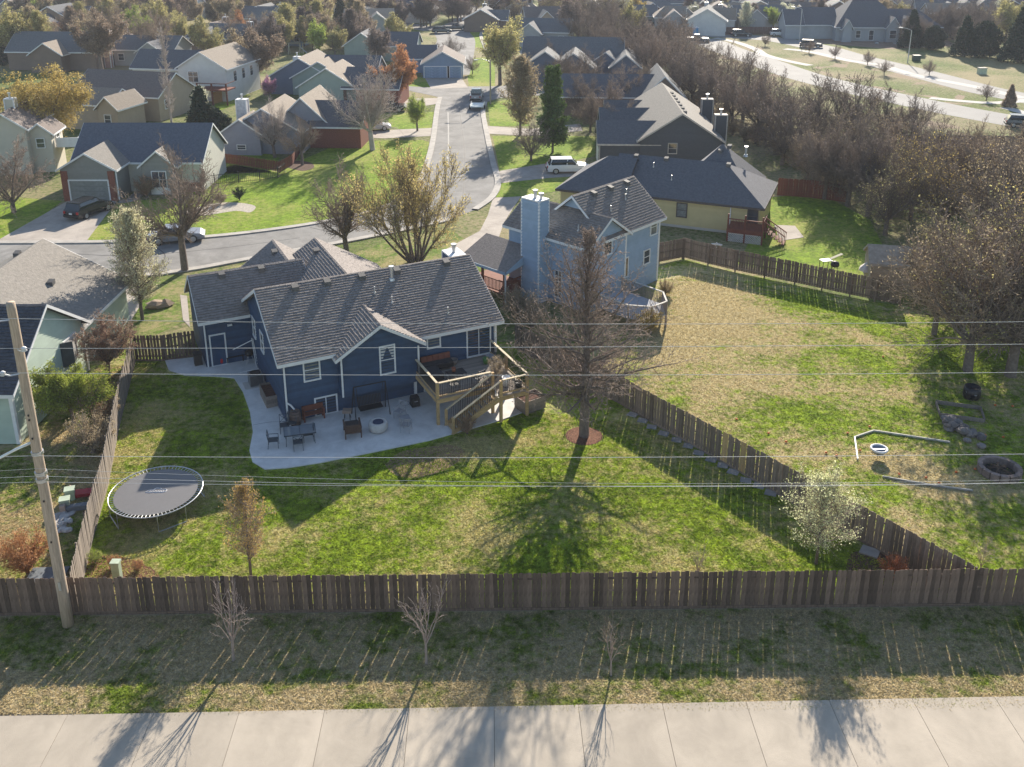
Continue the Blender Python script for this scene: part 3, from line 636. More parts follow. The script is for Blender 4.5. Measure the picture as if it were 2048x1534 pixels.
for a, b in (((-12, 5.5), (-12, 7.7)), ((-12, 7.9), (-12, 9.9)), ((-11.9, 5.45), (-9.2, 5.45))):
    mb = MB(); a3, b3 = Vector((*a, 0)), Vector((*b, 0)); L = (b3 - a3).length; k = int(L / .14)
    ang = math.atan2(b3.y - a3.y, b3.x - a3.x); c_ = (a3 + b3) / 2
    part('porch_rail', MB().box((c_.x, c_.y, 1.78), (L, .1, .07), ang).box((c_.x, c_.y, .98), (L, .05, .07), ang), WOOD_RED, H2.root)
    for i in range(k): p = a3 + (b3 - a3) * ((i + .5) / k); mb.bb((p.x - .02, p.y - .02, .9), (p.x + .02, p.y + .02, 1.78))
    part('balusters', mb, WOOD_RED, H2.root, stuff=True)
H2.spout(-12.15, 5.25, 2.5)
# deck behind the light blue house
D2 = root('deck', 'low octagonal deck with pale rails behind the light blue house', 'deck', o2, R(A2))
oc = [(-9.4, -.6), (-9.6, -4.2), (-8.7, -5.6), (-7.2, -5.8), (-5.9, -4.6), (-5.6, -.6)]
part('deck_floor', MB().prism([(u, v, .95) for u, v in oc], (0, 0, .1)), mat('grey_deck', (.4, .41, .44), .8, .15, 3), D2)
for i in range(len(oc) - 1):
    a, b = oc[i], oc[i + 1]; a3, b3 = Vector((*a, 0)), Vector((*b, 0)); L = (b3 - a3).length; ang = math.atan2(b3.y - a3.y, b3.x - a3.x); c_ = (a3 + b3) / 2
    part('deck_rail', MB().box((c_.x, c_.y, 2.0), (L + .06, .12, .06), ang), mat('pale_rail', (.5, .47, .42)), D2)
    part('post', MB().bb((a[0] - .06, a[1] - .06, 0), (a[0] + .06, a[1] + .06, 1.98)), WOOD_GREY, D2); mb = MB()
    for j in range(int(L / .13)): p = a3 + (b3 - a3) * ((j + .5) / int(L / .13)); mb.bb((p.x - .02, p.y - .02, 1.0), (p.x + .02, p.y + .02, 1.98))
    part('balusters', mb, WOOD_GREY, D2, stuff=True)
# ---- yellow house with dark hipped roof
YEL = mat('yellow_siding', (0.5, 0.42, 0.22), 0.7, 0.06, 1, orand=.05)
DARKR = roof_mat('charcoal_shingle', (0.115, 0.118, 0.13)); GREYR = roof_mat('tan_grey_shingle', (0.2, 0.185, 0.165))
H3 = House('house', 'pale yellow house with charcoal hipped roof and red deck', G(1318, 450), -22, YEL, DARKR, trim=mat('dark_trim', (.09, .075, .07)))
H3.block(-5.0, 9.2, 0, 8.6, 2.95, 5.4, 'u', ov=0.45, hip=(0, 4.0), siding='F', bh=.22)
for a in (-3.5, -.5, 5.5): H3.vent(a, 4.0)
H3.vent(-1.5, 3.0, 'pipe'); H3.vent(.6, 1.7, 'pipe')
H3.block(.8, 7.8, 3.5, 11.0, 2.95, 6.5, 'u', ov=.4, hip=(3.4, 3.4)); H3.vent(4.2, 6.6); H3.vent(4.9, 7.6); H3.vent(6.4, 8.5, 'flue')
H3.block(-9.6, -3.6, -1.0, 7.6, 2.95, 5.3, 'u', ov=.4, rake=.4, hip=(3.5, 0))
H3.win(2.1, -.02, 1.75, .85, 1.25, glass=REFLECT_GLASS); H3.win(8.6, -.02, 1.9, .8, 1.3)
part('downspout', MB().box((6.6, -.1, 1.5), (.09, .09, 2.8)), WHITE, H3.root); part('foundation', MB().bb((-.4, -.06, 0), (6.6, .0, .25)), CONC, H3.root)
D3 = root('deck', 'red stained deck with white lattice skirt behind the yellow house', 'deck', H3.root.location, R(-22))
part('deck_floor', MB().bb((6.75, -2.3, 1.1), (9.9, -.06, 1.25)), WOOD_RED, D3); part('rim_joist', MB().bb((6.7, -2.36, .85), (9.95, -2.3, 1.2)), WOOD_RED, D3)
for q in ((6.8, -2.3), (9.85, -2.3), (9.85, -.2), (8.3, -2.3)): part('post', MB().bb((q[0] - .07, q[1] - .07, 0), (q[0] + .07, q[1] + .07, 2.6 if q[1] < -1 else 2.2)), WOOD_RED, D3)
for a, b in (((6.8, -2.3), (9.85, -2.3)), ((9.87, -2.2), (9.87, -.2))):
    a3, b3 = Vector((*a, 0)), Vector((*b, 0)); L = (b3 - a3).length; ang = math.atan2(b3.y - a3.y, b3.x - a3.x); c_ = (a3 + b3) / 2
    part('deck_rail', MB().box((c_.x, c_.y, 2.15), (L, .1, .07), ang), WOOD_RED, D3); mb = MB()
    for j in range(int(L / .13)): p = a3 + (b3 - a3) * ((j + .5) / int(L / .13)); mb.bb((p.x - .02, p.y - .02, 1.25), (p.x + .02, p.y + .02, 2.15))
    part('balusters', mb, WOOD_RED, D3, stuff=True)
lt = MB()
for i in range(-9, 26):
    for sgn in (-1, 1):
        x0 = 6.8 + i * .17; pts = [(x0, 0.02), (x0 + sgn * .85, .87)]
        q = clip_poly(clip_poly([(x0, .02), (x0 + .05, .02), (x0 + sgn * .85 + .05, .87), (x0 + sgn * .85, .87)], 0, 6.8, True), 0, 9.8, False)
        if len(q) >= 3: lt.prism([(p[0], -2.33 + (.006 if sgn > 0 else 0), p[1]) for p in q], (0, .005, 0))
part('lattice', lt, mat('lattice_white', (.6, .62, .65)), D3, stuff=True)
for i in range(6): part('stair_tread', MB().bb((9.95 + i * .3, -1.9, 1.1 - i * .19), (10.25 + i * .3, -.7, 1.14 - i * .19)), WOOD_RED, D3)
for v in (-1.95, -.68):
    part('stair_rail', MB().prism([(9.95, v, 2.1), (11.8, v, .95), (11.8, v, .86), (9.95, v, 2.0)], (0, .07, 0)), WOOD_RED, D3); mb = MB()
    for j in range(14): x = 10.0 + j * .135; z = 2.05 - (x - 9.95) * .62; mb.bb((x - .02, v + .01, z - .95), (x + .02, v + .05, z))
    part('balusters', mb, WOOD_RED, D3, stuff=True)
# ---- dark grey house behind the yellow one
DGREY = mat('dark_grey_siding', (0.085, 0.09, 0.1), .7, .08, orand=.04)
TAN_TRIM = mat('tan_trim', (.5, .45, .4))
o4 = G(1195, 320)
H4 = House('house', 'dark grey gabled house with low wing beyond the yellow house', (10.3, 106.0, 0), -2, DGREY, GREYR, trim=TAN_TRIM)
H4.block(4.4, 13.6, 0, 20.0, 3.6, 6.6, 'v', ov=.4, rake=.4, siding='F', bh=.25)
for i in range(7): H4.vent(2 + i * 2.0, 9.6)
r4 = H4.roofm; H4.roofm = DARKR
H4.block(-.2, 6.5, .3, 6.0, 3.1, 5.0, 'u', ov=.3, rake=.3, siding='FL', bh=.25); H4.block(0.5, 7.0, 8.5, 13.5, 3.1, 5.0, 'u'); H4.block(1.5, 7.0, 15.5, 19.0, 3.1, 4.8, 'u'); H4.roofm = r4
H4.win(8.1, -.02, 2.6, .9, 1.1); H4.win(5.0, .28, 1.6, .9, 1.0); H4.chimney(14.2, 4.5, 5.6, 1.4, .9); H4.chimney(14.2, 14.5, 5.6, 1.4, .9); H4.garage_door(-.22, 3.2, 4.5, 2.2, n=(-1, 0)); H4.spout(-.2, .2, 3.0)
# ---- mint green house on the near left
MINT = mat('mint_siding', (0.42, 0.5, 0.42), .7, .06, 1, orand=.04)
H5 = House('house', 'mint green house with half dark half sunlit-toned tan shingle roof beside the pole', (-27.5, 46.1, 0), 0, MINT, GREYR)
H5.roofm = roof_mat('sunlit_tone_shingle', (.23, .21, .185)); rf = H5.roofm; H5.roofm = roof_mat('slate_grey_shingle', (.075, .08, .095))  # tan copy carries the sunlight on the right-facing slope in its colour
H5.block(-12, 0, 0.2, 9.2, 3.4, 6.35, 'u', ov=.45, rake=.4, shingle=.22, siding='RF', bh=.26)
H5.roofm = rf
H5.block(-11.4, -.4, 8.2, 17.2, 3.0, 5.95, 'v', ov=.45, rake=.4, siding='R', bh=.26); H5.vent(15, -6.5); H5.vent(12.5, -3.2)
for q in ((0, .2), (0, 9.2)): part('corner_trim', MB().bb((q[0] - .1, q[1] - .1, 0), (q[0] + .1, q[1] + .1, 3.2)), WHITE, H5.root)
aw = H5.win(.02, 7.3, 2.4, 1.5, 1.5, n=(1, 0), cols=1, rows=1, glass=CURTAIN)
part('awning_shutter', MB().box((.35, 6.3, 2.5), (.7, .06, 1.6), .5), mat('dark_shutter', (.06, .07, .08)), H5.root)
# ---- garage-front house across the street
TAUPE = mat('taupe_siding', (0.24, 0.24, 0.22), .7, .06, orand=.04); BRICK = mat('red_brick', (.22, .08, .055), .9, .3, 8)
o6 = G(122, 402)
H6 = House('house', 'taupe garage-front house with red brick corners and dark blue-grey roof', (o6.x, o6.y, 0), 0, TAUPE, roof_mat('blue_grey_shingle', (.11, .12, .145)))
H6.block(.3, 13.6, 3.6, 12.0, 3.4, 6.4, 'u', ov=.4, rake=.35, siding='R', bh=.25, wm=mat('cream_siding', (.5, .49, .43), .7, .05))
H6.roofm = GREYR
H6.block(.4, 5.9, 0, 7.0, 3.4, 5.0, 'v', ov=.35, rake=.3, siding='F', bh=.25); H6.block(7.8, 11.4, 2.2, 6, 3.2, 4.7, 'v', ov=.3, rake=.3, siding='F', bh=.25)
for u in (.75, 5.55): part('brick_corner', MB().bb((u - .35, -.1, 0), (u + .35, -.05, 3.2)), BRICK, H6.root)
H6.garage_door(3.15, -.05, 3.9, 2.15, m=mat('grey_door', (.22, .23, .22))); H6.win(9.6, 2.15, 1.7, 1.4, 1.7, cols=2, rows=2); H6.spout(6.1, -.1, 3.2); part('brick_base', MB().bb((11.5, 3.4, 0), (13.5, 3.58, 1.0)), BRICK, H6.root)
part('bay_panel', MB().bb((8.6, 2.08, 0.1), (10.6, 2.16, .8)), WHITE, H6.root)
# ---- grey house with brick chimney up the left side
GREYS = mat('lilac_grey_siding', (.27, .28, .33), .7, .06, orand=.04)
o7 = G(455, 306)
H7 = House('house', 'grey-sided house with a pale chimney and shaded dark garage roof', (o7.x, o7.y, 0), -4, GREYS, roof_mat('tan_shingle', (.25, .21, .17)))
H7.block(.2, 9.4, 0, 9, 2.9, 5.6, 'v', ov=.4, rake=.4, siding='F', bh=.25); H7.block(-.2, 4.6, -.9, 4, 2.8, 4.4, 'v', ov=.35, rake=.3, siding='FL', bh=.25); H7.block(5.0, 12, 4, 13, 2.9, 6.2, 'v', ov=.4)
H7.roofm = DARKR; H7.block(9.5, 16.0, 3.5, 10.5, 2.9, 5.3, 'u', ov=.4, wm=BRICK); H7.chimney(.9, 4.2, 5.9, 1.3, 1.0, m=mat('pale_grey', (.5, .5, .52))); H7.win(2.2, -.93, 1.0, 1.0, .5)
# ------------------------------------------------------------------ fences
PICK = {}
def picket_mesh(w_, h, m, dog=True):
    k = (round(w_, 3), round(h, 2), m.name)
    if k not in PICK:
        out = []
        for i in range(5):
            rg = random.Random(i); t = .018; x = w_ / 2; c = .035; hh = h + rg.uniform(-.025, .025)
            P = [(-x, 0, 0), (x, 0, 0), (x, 0, hh - c), (x - c, 0, hh), (-x + c, 0, hh), (-x, 0, hh - c)]
            out.append(MB().prism(P, (0, t, 0)).mesh('picket', m))
        PICK[k] = out
    return PICK[k]
def fence(name, label, pts, h=1.87, sp=.2, gap=.013, m=None, posts=2.4, rails=3, side=1, group=None, seed=0, kick=True, light=()):
    """plank fence along world points; rails and posts stand on `side` (+1 = left of travel)"""
    rg = random.Random(seed); P = [Vector((p[0], p[1], 0)) for p in pts]; rt = root(name, label, 'fence', P[0], 0, group); k0 = 0
    pmesh = picket_mesh(sp - gap, h - .12, m)
    for i in range(len(P) - 1):
        a, b = P[i] - P[0], P[i + 1] - P[0]; d = b - a; L = d.length; d.normalize(); ang = math.atan2(d.y, d.x); n = Vector((-d.y, d.x, 0)) * side
        k = max(1, int(L / sp)); s_ = L / k
        for j in range(k):
            p = a + d * ((j + .5) * s_)
            mm = pmesh[rg.randrange(5)] if k0 not in light else picket_mesh(sp - gap, h - .12, WOOD_NEW)[0]
            o = link('picket', mm, rt, (p.x, p.y, .12), rot=(rg.gauss(0, .01), rg.gauss(0, .011), ang + rg.gauss(0, .012))); k0 += 1
        for r_ in range(rails):
            z = .35 + r_ * (h - .65) / max(1, rails - 1); c = (a + b) / 2 + n * .04
            part('rail', MB().box((c.x, c.y, z), (L, .04, .09), ang), m, rt)
        if kick:
            c = (a + b) / 2 - n * .012; part('kickboard', MB().box((c.x, c.y, .07), (L, .035, .14), ang), m, rt)
        kp = max(1, round(L / posts)); 
        for j in range(kp + 1):
            p = a + d * (j * L / kp) + n * .11; part('post', MB().box((p.x, p.y, (h - .1) / 2), (.09, .09, h - .1), ang), m, rt)
    return rt
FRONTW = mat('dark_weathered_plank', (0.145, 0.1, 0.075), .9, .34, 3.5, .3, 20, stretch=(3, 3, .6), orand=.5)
SIDEW = mat('grey_weathered_plank', (0.22, 0.185, 0.155), .9, .25, 3.5, .3, 20, stretch=(3, 3, .6), orand=.28)
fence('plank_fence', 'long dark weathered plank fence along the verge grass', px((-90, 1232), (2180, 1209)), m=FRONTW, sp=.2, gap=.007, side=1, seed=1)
fence('plank_fence', 'grey plank fence between the trampoline yard and the mint green house', px((152, 1222), (183, 1087), (216, 970), (238, 854), (271, 722)), m=SIDEW, side=1, seed=2)
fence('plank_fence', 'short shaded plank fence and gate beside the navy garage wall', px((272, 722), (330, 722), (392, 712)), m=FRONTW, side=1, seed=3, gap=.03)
fence('plank_fence', 'diagonal plank fence with stepping stones along it', px((1938, 1205), (1560, 992), (1423, 913), (1302, 845), (1240, 808), (1140, 755), (1030, 696)), m=mat('brown_weathered_plank', (.215, .165, .13), .9, .28, 3.5, .3, 20, stretch=(3, 3, .6), orand=.3), side=-1, seed=4, light=(60, 61, 66, 67, 38))
fence('plank_fence', 'weathered fence with exposed rails between the yellow house and dry lawn', px((1316, 527), (1366, 517), (1417, 530), (1471, 543), (1590, 568), (1700, 592), (1800, 612)), m=mat('red_brown_plank', (.2, .14, .105), .9, .28, 3.5, .3, 20, stretch=(3, 3, .6), orand=.3), side=-1, seed=5, kick=False)
fence('plank_fence', 'low cedar fence in front of the grey-sided house', px((412, 322), (478, 332), (560, 345), (586, 330), (600, 308)), h=1.3, sp=.25, gap=.05, m=WOOD_RED, rails=2, seed=6, kick=False)
fence('plank_fence', 'cedar fence beyond the yellow house roof', px((1555, 390), (1620, 395), (1700, 405)), m=WOOD_RED, sp=.25, seed=7, rails=2)
fence('plank_fence', 'new orange timber fence behind the grey house', px((428, 208), (470, 196), (494, 182)), m=mat('new_cedar', (.4, .22, .08)), sp=.3, seed=8, rails=2)
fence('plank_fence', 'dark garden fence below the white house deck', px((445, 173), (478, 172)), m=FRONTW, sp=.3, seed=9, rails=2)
fence('plank_fence', 'brown fence behind the far new street', px((1180, 74), (1290, 72), (1500, 69), (1560, 69)), m=mat('far_brown_plank', (.17, .1, .08)), sp=.4, gap=.02, seed=10, rails=2, posts=6)
fence('plank_fence', 'long grey fence crossing behind the bare right-hand trees', px((1830, 300), (1950, 300), (2150, 302)), m=mat('far_grey_plank', (.1, .1, .11)), sp=.35, gap=.02, seed=11, rails=2, posts=5)
# black iron fence on the front lawn
IF = root('iron_fence', 'thin black iron fence across the bright front lawn', 'fence', (0, 0, 0)); q = px((400, 372), (430, 370), (478, 366), (520, 362), (556, 356), (572, 345)); IF.location = q[0]
for i in range(len(q) - 1):
    a, b = q[i] - q[0], q[i + 1] - q[0]; mb = MB()
    for z in (.15, 1.1): part('rail', MB().tube([a + Vector((0, 0, z)), b + Vector((0, 0, z))], .025, 4), BLACKM, IF)
    k = int((b - a).length / .2)
    for j in range(k): p = a + (b - a) * (j / k); mb.bb((p.x - .012, p.y - .012, 0), (p.x + .012, p.y + .012, 1.2))
    part('balusters', mb, BLACKM, IF, stuff=True); part('post', MB().bb((a.x - .04, a.y - .04, 0), (a.x + .04, a.y + .04, 1.35)), BLACKM, IF)
# ------------------------------------------------------------------ trees
def unit(v):
    l = math.sqrt(v[0] ** 2 + v[1] ** 2 + v[2] ** 2) or 1.0
    return (v[0] / l, v[1] / l, v[2] / l)
def side_dir(d, ang, az):
    ax = (0, 0, 1) if abs(d[2]) < .9 else (1, 0, 0)
    a = unit((d[1] * ax[2] - d[2] * ax[1], d[2] * ax[0] - d[0] * ax[2], d[0] * ax[1] - d[1] * ax[0]))
    b = (d[1] * a[2] - d[2] * a[1], d[2] * a[0] - d[0] * a[2], d[0] * a[1] - d[1] * a[0])
    c, s, ca, sa = math.cos(ang), math.sin(ang), math.cos(az), math.sin(az)
    return unit(tuple(d[i] * c + (a[i] * ca + b[i] * sa) * s for i in range(3)))
class Tree:
    def __init__(s, seed, minr=.012): s.g = random.Random(seed); s.S = []; s.tips = []; s.minr = minr
    def grow(s, p, d, L, r, lev, prm):
        g = s.g; n, wob, trop, nch, ang, ratio, start = prm[lev]; st = L / n; rr = r; last = lev == len(prm) - 1; az = g.uniform(0, 6.28)
        for i in range(n):
            d = unit((d[0] + g.gauss(0, wob), d[1] + g.gauss(0, wob), d[2] + g.gauss(0, wob) + trop))
            q = (p[0] + d[0] * st, p[1] + d[1] * st, p[2] + d[2] * st); r2 = max(s.minr, r * (1 - .8 * (i + 1) / n))
            s.S.append((p, q, max(rr, s.minr), r2, lev)); f = (i + 1) / n
            if last: s.tips.append((q, d))
            elif f > start:
                k = nch if isinstance(nch, int) else (int(nch) + (g.random() < nch % 1))
                for _ in range(k):
                    az += 2.4 + g.gauss(0, .5); t = g.random()
                    bp = tuple(p[j] + (q[j] - p[j]) * t for j in range(3))
                    s.grow(bp, side_dir(d, ang * g.uniform(.7, 1.25), az), L * ratio * (1.15 - .5 * f) * g.uniform(.7, 1.2), r2 * .62, lev + 1, prm)
            p = q; rr = r2
        if not last: s.grow(p, d, L * ratio * .7, rr, lev + 1, prm)
    def meshes(s, bark, twig, bud=None, nbud=0, bsize=.08, bspread=.25, tl=1, flat=False):
        def tubes(segs, n):
            P = np.array([q[0] for q in segs]); Q = np.array([q[1] for q in segs]); r0 = np.array([q[2] for q in segs]); r1 = np.array([q[3] for q in segs])
            d = Q - P; d /= np.linalg.norm(d, axis=1)[:, None] + 1e-9
            ax = np.where(np.abs(d[:, 2:3]) < .9, np.array([[0, 0, 1.]]), np.array([[1., 0, 0]])); a = np.cross(d, ax); a /= np.linalg.norm(a, axis=1)[:, None]; b = np.cross(d, a)
            V = np.empty((len(segs), 2, n, 3)); 
            for j in range(n):
                t = 2 * np.pi * j / n; o = a * math.cos(t) + b * math.sin(t)
                V[:, 0, j] = P + o * r0[:, None]; V[:, 1, j] = Q + o * r1[:, None]
            base = (np.arange(len(segs)) * 2 * n)[:, None, None]
            F = np.array([[j, (j + 1) % n, n + (j + 1) % n, n + j] for j in range(n)])[None] + base
            return V.reshape(-1, 3), F.reshape(-1, 4)
        Vt, Ft = tubes([q for q in s.S if q[4] <= tl], 7); trunk = np_mesh('trunk', Vt, Ft, bark, smooth=True)
        fine = [q for q in s.S if q[4] > tl]
        V, F = tubes(fine, 3) if fine else (np.zeros((0, 3)), np.zeros((0, 4), int)); mi = np.zeros(len(F), int)
        if bud and nbud:
            rg = np.random.default_rng(len(s.S)); T = np.array([t[0] for t in s.tips]); c = np.repeat(T, max(1, int(nbud)), 0)
            if nbud < 1: c = T[rg.random(len(T)) < nbud]
            c = c + rg.normal(0, bspread, c.shape); m_ = len(c)
            u = rg.normal(0, 1, (m_, 3)); u /= np.linalg.norm(u, axis=1)[:, None]; w2 = rg.normal(0, 1, (m_, 3)); v = np.cross(u, w2); v /= np.linalg.norm(v, axis=1)[:, None]
            sz = bsize * rg.uniform(.5, 1.3, (m_, 1)); B = np.stack([c - u * sz, c + v * sz * .6, c + u * sz, c - v * sz * .6], 1).reshape(-1, 3)
            F = np.concatenate([F, np.arange(4 * m_).reshape(-1, 4) + len(V)]); V = np.concatenate([V, B]); mi = np.concatenate([mi, np.ones(m_, int)])
        crown = np_mesh('crown', V, F, [twig, bud or twig], mi)
        return trunk, crown
BARK = mat('grey_brown_bark', (0.17, 0.135, 0.115), .95, .3, 6, .5); TWIG = mat('bare_twig', (0.28, 0.215, 0.17), .9, .25, 1.5, orand=.12)
TWIG_D = mat('dark_twig', (0.19, 0.15, 0.122), .9, .25, 1.5, orand=.15); TWIG_R = mat('reddish_twig', (.4, .22, .15), .9, .25, 1.5); TWIG_L = mat('pale_twig', (.45, .38, .34), .9, .2, 1.5)
def bud(n, c, tr=.4): return mat('bud_' + n, c, .85, .3, .8, island=.35, trans=tr, orand=.1)
B_OLIVE = bud('olive', (.45, .41, .18)); B_GREEN = bud('green', (.34, .42, .09)); B_RUST = bud('rust', (.31, .24, .18)); B_WHITE = bud('blossom', (.66, .66, .5)); B_TAN = bud('tan', (.38, .31, .2))
B_ORANGE = bud('orange', (.48, .25, .12)); B_GOLD = bud('gold', (.52, .4, .13)); B_PURPLE = bud('purple', (.5, .26, .4)); B_PINE = bud('pine', (.025, .055, .025), .1); B_CEDAR = bud('cedar', (.03, .05, .028), .1); B_GREY = bud('greybrown', (.22, .18, .16))
def plant(kind, name, label, cat, loc, scale=1.0, rz=0.0, tw=None, bd=None, group=None, sz=None, bk=None):
    tr, cr = kind; rt = root(name, label, cat, loc, rz, group); rt.scale = (scale, scale, scale * (sz or 1.0))
    t = link('trunk', tr, rt); c = link('crown', cr, rt)
    for slot, m in ((0, tw), (1, bd)):
        if m: c.material_slots[slot].link = 'OBJECT'; c.material_slots[slot].material = m
    if bk: t.material_slots[0].link = 'OBJECT'; t.material_slots[0].material = bk
    return rt
# (segments, wobble, tropism, children per node, angle, length ratio, start) per level; prototypes are about 10 m tall
def decurrent(seed, trunk=2.4, r=.22, spread=.75, limbs=5, L=4.2, up=.06, dense=1.0, minr=.014, fine=True):
    t = Tree(seed, minr); g = t.g; p = (0, 0, -.05); top = (g.gauss(0, .08), g.gauss(0, .08), trunk); t.S.append((p, top, r * 1.25, r, 0))
    prm = [None, (5, .1, up, 2, .62, .55, .15), (4, .14, up * .7, 2, .65, .55, .1), (3, .16, up * .6, 2.2 * dense, .7, .6, 0.0), (3, .18, .04, 0, 0, 0, 0)]
    if not fine: prm = prm[:4]; prm[3] = (3, .18, .04, 0, 0, 0, 0)
    for i in range(limbs):
        az = i * 6.283 / limbs + g.gauss(0, .25); a = spread * g.uniform(.45, 1.1)
        t.grow(top, unit((math.cos(az) * math.sin(a), math.sin(az) * math.sin(a), math.cos(a))), L * g.uniform(.85, 1.15), r * .62, 1, prm)
    t.grow(top, unit((g.gauss(0, .1), g.gauss(0, .1), 1)), L * 1.15, r * .7, 1, prm)
    return t
def excurrent(seed, h=10, r=.2, nb=46, base=.2, lmax=3.4, ang0=1.75, ang1=.5, shape='cone', minr=.012, sub=2.0, twl=.45, prm=None):
    """central leader with side branches"""
    t = Tree(seed, minr); g = t.g; k = 12; pts = [(g.gauss(0, .03) * i / k * h * .2, g.gauss(0, .03) * i / k * h * .2, h * i / k - (.05 if i == 0 else 0)) for i in range(k + 1)]
    for i in range(k): t.S.append((pts[i], pts[i + 1], max(minr, r * (1 - i / k) ** .8), max(minr, r * (1 - (i + 1) / k) ** .8), 0))
    prm = prm or [None, (5, .07, .035, sub, .75, twl, .1), (3, .14, .05, 1.6, .75, .55, .0), (2, .16, .05, 0, 0, 0, 0)]
    for i in range(nb):
        f = base + (1 - base) * ((i + g.random() * .6) / nb) ** (1.35 if shape == 'cone' else 1); z = f * h; j = min(k - 1, int(f * k)); x = (f - base) / (1 - base)
        l = {'cone': lmax * min(1, .72 + 1.1 * x) * (1 - x) ** .85 + .3, 'oval': lmax * math.sin(math.pi * min(1, .18 + x * .8)) ** .8 + .15, 'column': lmax * (.8 - .4 * x)}[shape] * g.uniform(.75, 1.15)
        a = ang0 + (ang1 - ang0) * x; az = i * 2.4 + g.gauss(0, .3)
        t.grow((pts[j][0], pts[j][1], z), unit((math.cos(az) * math.sin(a), math.sin(az) * math.sin(a), math.cos(a))), l, max(minr, r * .32 * (1 - x * .7)), 1, prm)
    return t
ROUND = [decurrent(11 + i, spread=.8 + .1 * i, limbs=4 + i % 2, minr=.02, dense=.55).meshes(BARK, TWIG, B_OLIVE, 2, .12, .18) for i in range(3)]
BARE = [decurrent(31 + i, trunk=1.1 + .4 * i, spread=.75 + .15 * i, limbs=5, L=4.8, minr=.017, dense=.5).meshes(BARK, TWIG, B_GREY, .4, .07, .1) for i in range(3)]
SHAGGY = [decurrent(51 + i, trunk=1.6, spread=1.05, limbs=6, L=4.6, up=.03, minr=.015, dense=.6).meshes(BARK, TWIG, B_TAN, .35, .06, .1) for i in range(2)]
OVAL = [excurrent(71 + i, shape='oval', lmax=3.0, ang0=.95, ang1=.3, nb=44, base=.14, minr=.02).meshes(BARK, TWIG, B_RUST, 4, .1, .14) for i in range(2)]
POPLAR = excurrent(81, h=10, shape='column', lmax=2.6, ang0=.3, ang1=.12, nb=22, base=.12, r=.13, minr=.016, sub=1.2).meshes(TWIG_L, TWIG_L, B_GREY, 0)
def blob_tree(seed, h, rad, n, kind='cone', size=.16, trunk=.12):
    """evergreen: leaf sprays on short branch ends"""
    t = Tree(seed, .02); g = t.g; t.S.append(((0, 0, -.05), (0, 0, h * .92), trunk, .02, 0))
    for i in range(n):
        f = g.random() ** (1.25 if kind == 'cone' else .9); z = h * (.06 + .93 * f); az = g.uniform(0, 6.283)
        R_ = rad * ((1 - f) ** .8 + .04 if kind == 'cone' else math.sin(math.pi * (.12 + .86 * f)) ** .6) * (1 + .22 * math.sin(az * 3 + z * 2.1 + seed)) * g.uniform(.55, 1.0) ** .5
        q = (math.cos(az) * R_, math.sin(az) * R_, z); t.tips.append((q, (0, 0, 1)))
        if i % 6 == 0: t.S.append(((0, 0, max(.2, z - R_ * .35)), q, .03, .012, 2))
    return t
CEDAR = [blob_tree(91, 7, 2.0, 1500, 'cone').meshes(BARK, TWIG_D, B_CEDAR, 5, .17, .16), blob_tree(92, 6, 2.7, 1500, 'round').meshes(BARK, TWIG_D, B_CEDAR, 5, .19, .2)]
PINE = excurrent(95, h=10, shape='column', lmax=2.1, ang0=1.5, ang1=.7, nb=50, base=.12, r=.16, minr=.018).meshes(BARK, TWIG_D, bud('pinegreen', (.1, .15, .04), .2), 3, .16, .16)
SHRUB = [decurrent(101 + i, trunk=.15, r=.09, spread=.95, limbs=6, L=1.1, up=.1, minr=.009, fine=False).meshes(BARK, TWIG, B_TAN, 3, .03, .07, tl=0) for i in range(2)]
def willow(seed):
    t = Tree(seed, .02); g = t.g; t.S.append(((0, 0, -.05), (.1, 0, 2.2), .4, .33, 0))
    prm = [None, (5, .1, .05, 2, .65, .5, .2), (4, .14, .0, 4, .8, .8, .1), (7, .05, -.4, 0, 0, 0, 0)]
    for i in range(7):
        az = i * .9 + g.gauss(0, .2); a = g.uniform(.25, .8); t.grow((.1, 0, 2.2), unit((math.cos(az) * math.sin(a), math.sin(az) * math.sin(a), math.cos(a))), g.uniform(4.5, 6), .2, 1, prm)
    return t
WILLOW = willow(7).meshes(BARK, mat('willow_twig', (.36, .27, .1), .85, .2, 1.5), B_GOLD, 4, .075, .14)
def multistem(seed):
    t = Tree(seed, .014); g = t.g
    prm = [None, (7, .06, .05, 1.3, .4, .48, .3), (4, .1, .07, 1.7, .5, .55, .1), (3, .12, .08, 1.3, .55, .6, 0), (3, .13, .06, 0, 0, 0, 0)]
    for i in range(13):
        az = i * 2.4 + g.gauss(0, .2); a = .1 + .85 * (i / 13) * g.uniform(.8, 1.2); b = (math.cos(az) * .45, math.sin(az) * .35, -.05)
        t.grow(b, unit((math.cos(az) * math.sin(a), math.sin(az) * math.sin(a), math.cos(a))), 6.6 * g.uniform(.85, 1.1), .13, 1, prm)
    return t
MULTI = multistem(5).meshes(BARK, TWIG, bud('yellow_olive', (.55, .45, .19), .5), 2, .07, .12)
OAK = excurrent(3, h=12.0, r=.3, nb=66, base=.19, lmax=6.2, ang0=1.42, ang1=.25, minr=.009, prm=[None, (8, .13, .05, 1.45, .8, .34, .08), (4, .2, .05, 1.5, .8, .5, 0), (3, .2, .04, 0, 0, 0, 0)]).meshes(BARK, mat('pin_oak_twig', (.27, .205, .165), .9, .25, 1.5), B_GREY, .35, .05, .05)
PEAR = excurrent(9, h=4.8, r=.09, nb=46, base=.25, lmax=2.1, ang0=1.1, ang1=.25, shape='oval', minr=.007, twl=.4).meshes(BARK, TWIG, bud('pear_white', (.66, .68, .4), .55), 2.0, .042, .08)
